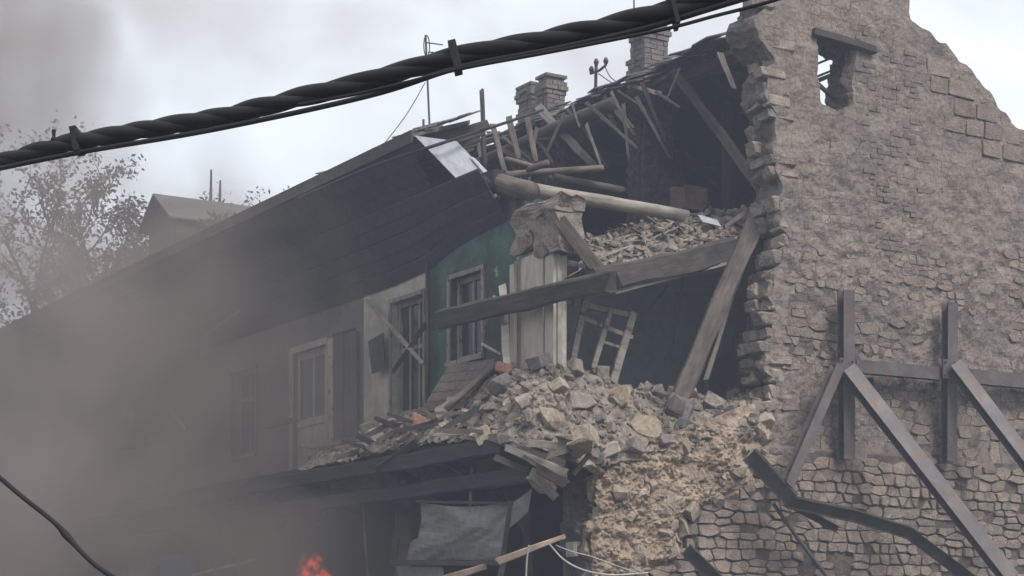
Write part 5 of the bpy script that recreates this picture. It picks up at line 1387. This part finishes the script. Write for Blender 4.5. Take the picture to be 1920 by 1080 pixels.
b_ = bmesh.new(); bmesh.ops.create_icosphere(b_, subdivisions=2, radius=1.0); fme = bpy.data.meshes.new('flame'); b_.to_mesh(fme); b_.free(); fme.materials.append(fm)
for x, y, w_, h_ in fire_spots: obj_of('flame', fme, on_t(x, y, .35), fr, None, (w_, w_, h_))
# smoke box in house axes: x = t, y = s, z = height; object coordinates are metres from the house corner
def smoke_nodes(t, v):
    v.inputs['Color'].default_value = (.40, .34, .305, 1); v.inputs['Anisotropy'].default_value = .1
    tc = t.nodes.new('ShaderNodeTexCoord'); sp_ = t.nodes.new('ShaderNodeSeparateXYZ'); t.links.new(tc.outputs['Object'], sp_.inputs[0])
    n1 = t.nodes.new('ShaderNodeTexNoise'); n1.inputs['Scale'].default_value = .23; n1.inputs['Detail'].default_value = 4; n1.inputs['Roughness'].default_value = .6; n1.inputs['Distortion'].default_value = .8
    t.links.new(tc.outputs['Object'], n1.inputs['Vector'])
    puff = sstep(t, n1.outputs['Fac'], .46, .58)
    n2 = t.nodes.new('ShaderNodeTexNoise'); n2.inputs['Scale'].default_value = .33; n2.inputs['Detail'].default_value = 2; t.links.new(tc.outputs['Object'], n2.inputs['Vector'])
    s_w = math_(t, 'ADD', sp_.outputs['Y'], math_(t, 'MULTIPLY', math_(t, 'SUBTRACT', n2.outputs['Fac'], .5), 12.0))
    along = sstep(t, s_w, 2.0, 12.0)
    high = math_(t, 'MULTIPLY', sstep(t, sp_.outputs['Y'], 10.0, 19.0), .34)
    low = math_(t, 'ADD', math_(t, 'MULTIPLY', sstep(t, sp_.outputs['Z'], 10.5, 3.5), .82), math_(t, 'ADD', high, .16))
    d = math_(t, 'MULTIPLY', math_(t, 'MULTIPLY', along, low), math_(t, 'ADD', math_(t, 'MULTIPLY', puff, 1.1), .05))
    t.links.new(math_(t, 'MULTIPLY', d, SMOKE), v.inputs['Density'])
SMOKE = 0.44
sx = MB(); t0_, t1_, s0_, s1_, z0_, z1_ = -5.5, -.05, 1.5, 26.0, .05, 18.0
vv = [(x, y, z) for z in (z0_, z1_) for x, y in ((t0_, s0_), (t1_, s0_), (t1_, s1_), (t0_, s1_))]
o = obj_of('smoke', mesh_of('smoke', vv, [(0, 3, 2, 1), (4, 5, 6, 7), (0, 1, 5, 4), (1, 2, 6, 5), (2, 3, 7, 6), (3, 0, 4, 7)], None), P(0, 0, 0), None, RG,
           label='grey brown smoke drifting along the street front', cat='smoke', kind='stuff')
o.data.materials.append(vol_mat('drifting_smoke', smoke_nodes))
def room_smoke_nodes(t, v):
    v.inputs['Color'].default_value = (.90, .94, 1.0, 1); v.inputs['Density'].default_value = .05
m = MB(); m.box(1.4, 6.2, 1.25, 4.3, ZF + .1, ZC - .1)
m.build('room_smoke', vol_mat('thin_room_smoke', room_smoke_nodes), label='thin bluish smoke hanging in the torn open room', cat='smoke', kind='stuff')
def attic_smoke_nodes(t, v):
    v.inputs['Color'].default_value = (.84, .91, 1.0, 1); v.inputs['Density'].default_value = .028
m = MB(); m.prism([P(2.2, 2.0, 7.4), P(9.2, 2.0, 7.4), P(4.6, 2.0, 9.75), P(3.6, 2.0, 9.75)], F * 7)
m.build('attic_smoke', vol_mat('thin_attic_smoke', attic_smoke_nodes), label='thin blue smoke hanging in the open attic', cat='smoke', kind='stuff')
def haze_nodes(t, v):
    v.inputs['Color'].default_value = (.76, .85, 1.0, 1); v.inputs['Density'].default_value = HAZE
HAZE = 0.0027
m = MB(); m.hexa([(-70, -5, -1), (70, -5, -1), (70, 90, -1), (-70, 90, -1), (-70, -5, 22), (70, -5, 22), (70, 90, 22), (-70, 90, 22)])
m.build('haze', vol_mat('thin_haze', haze_nodes), label='thin bluish haze filling the air around the house', cat='haze', kind='stuff')
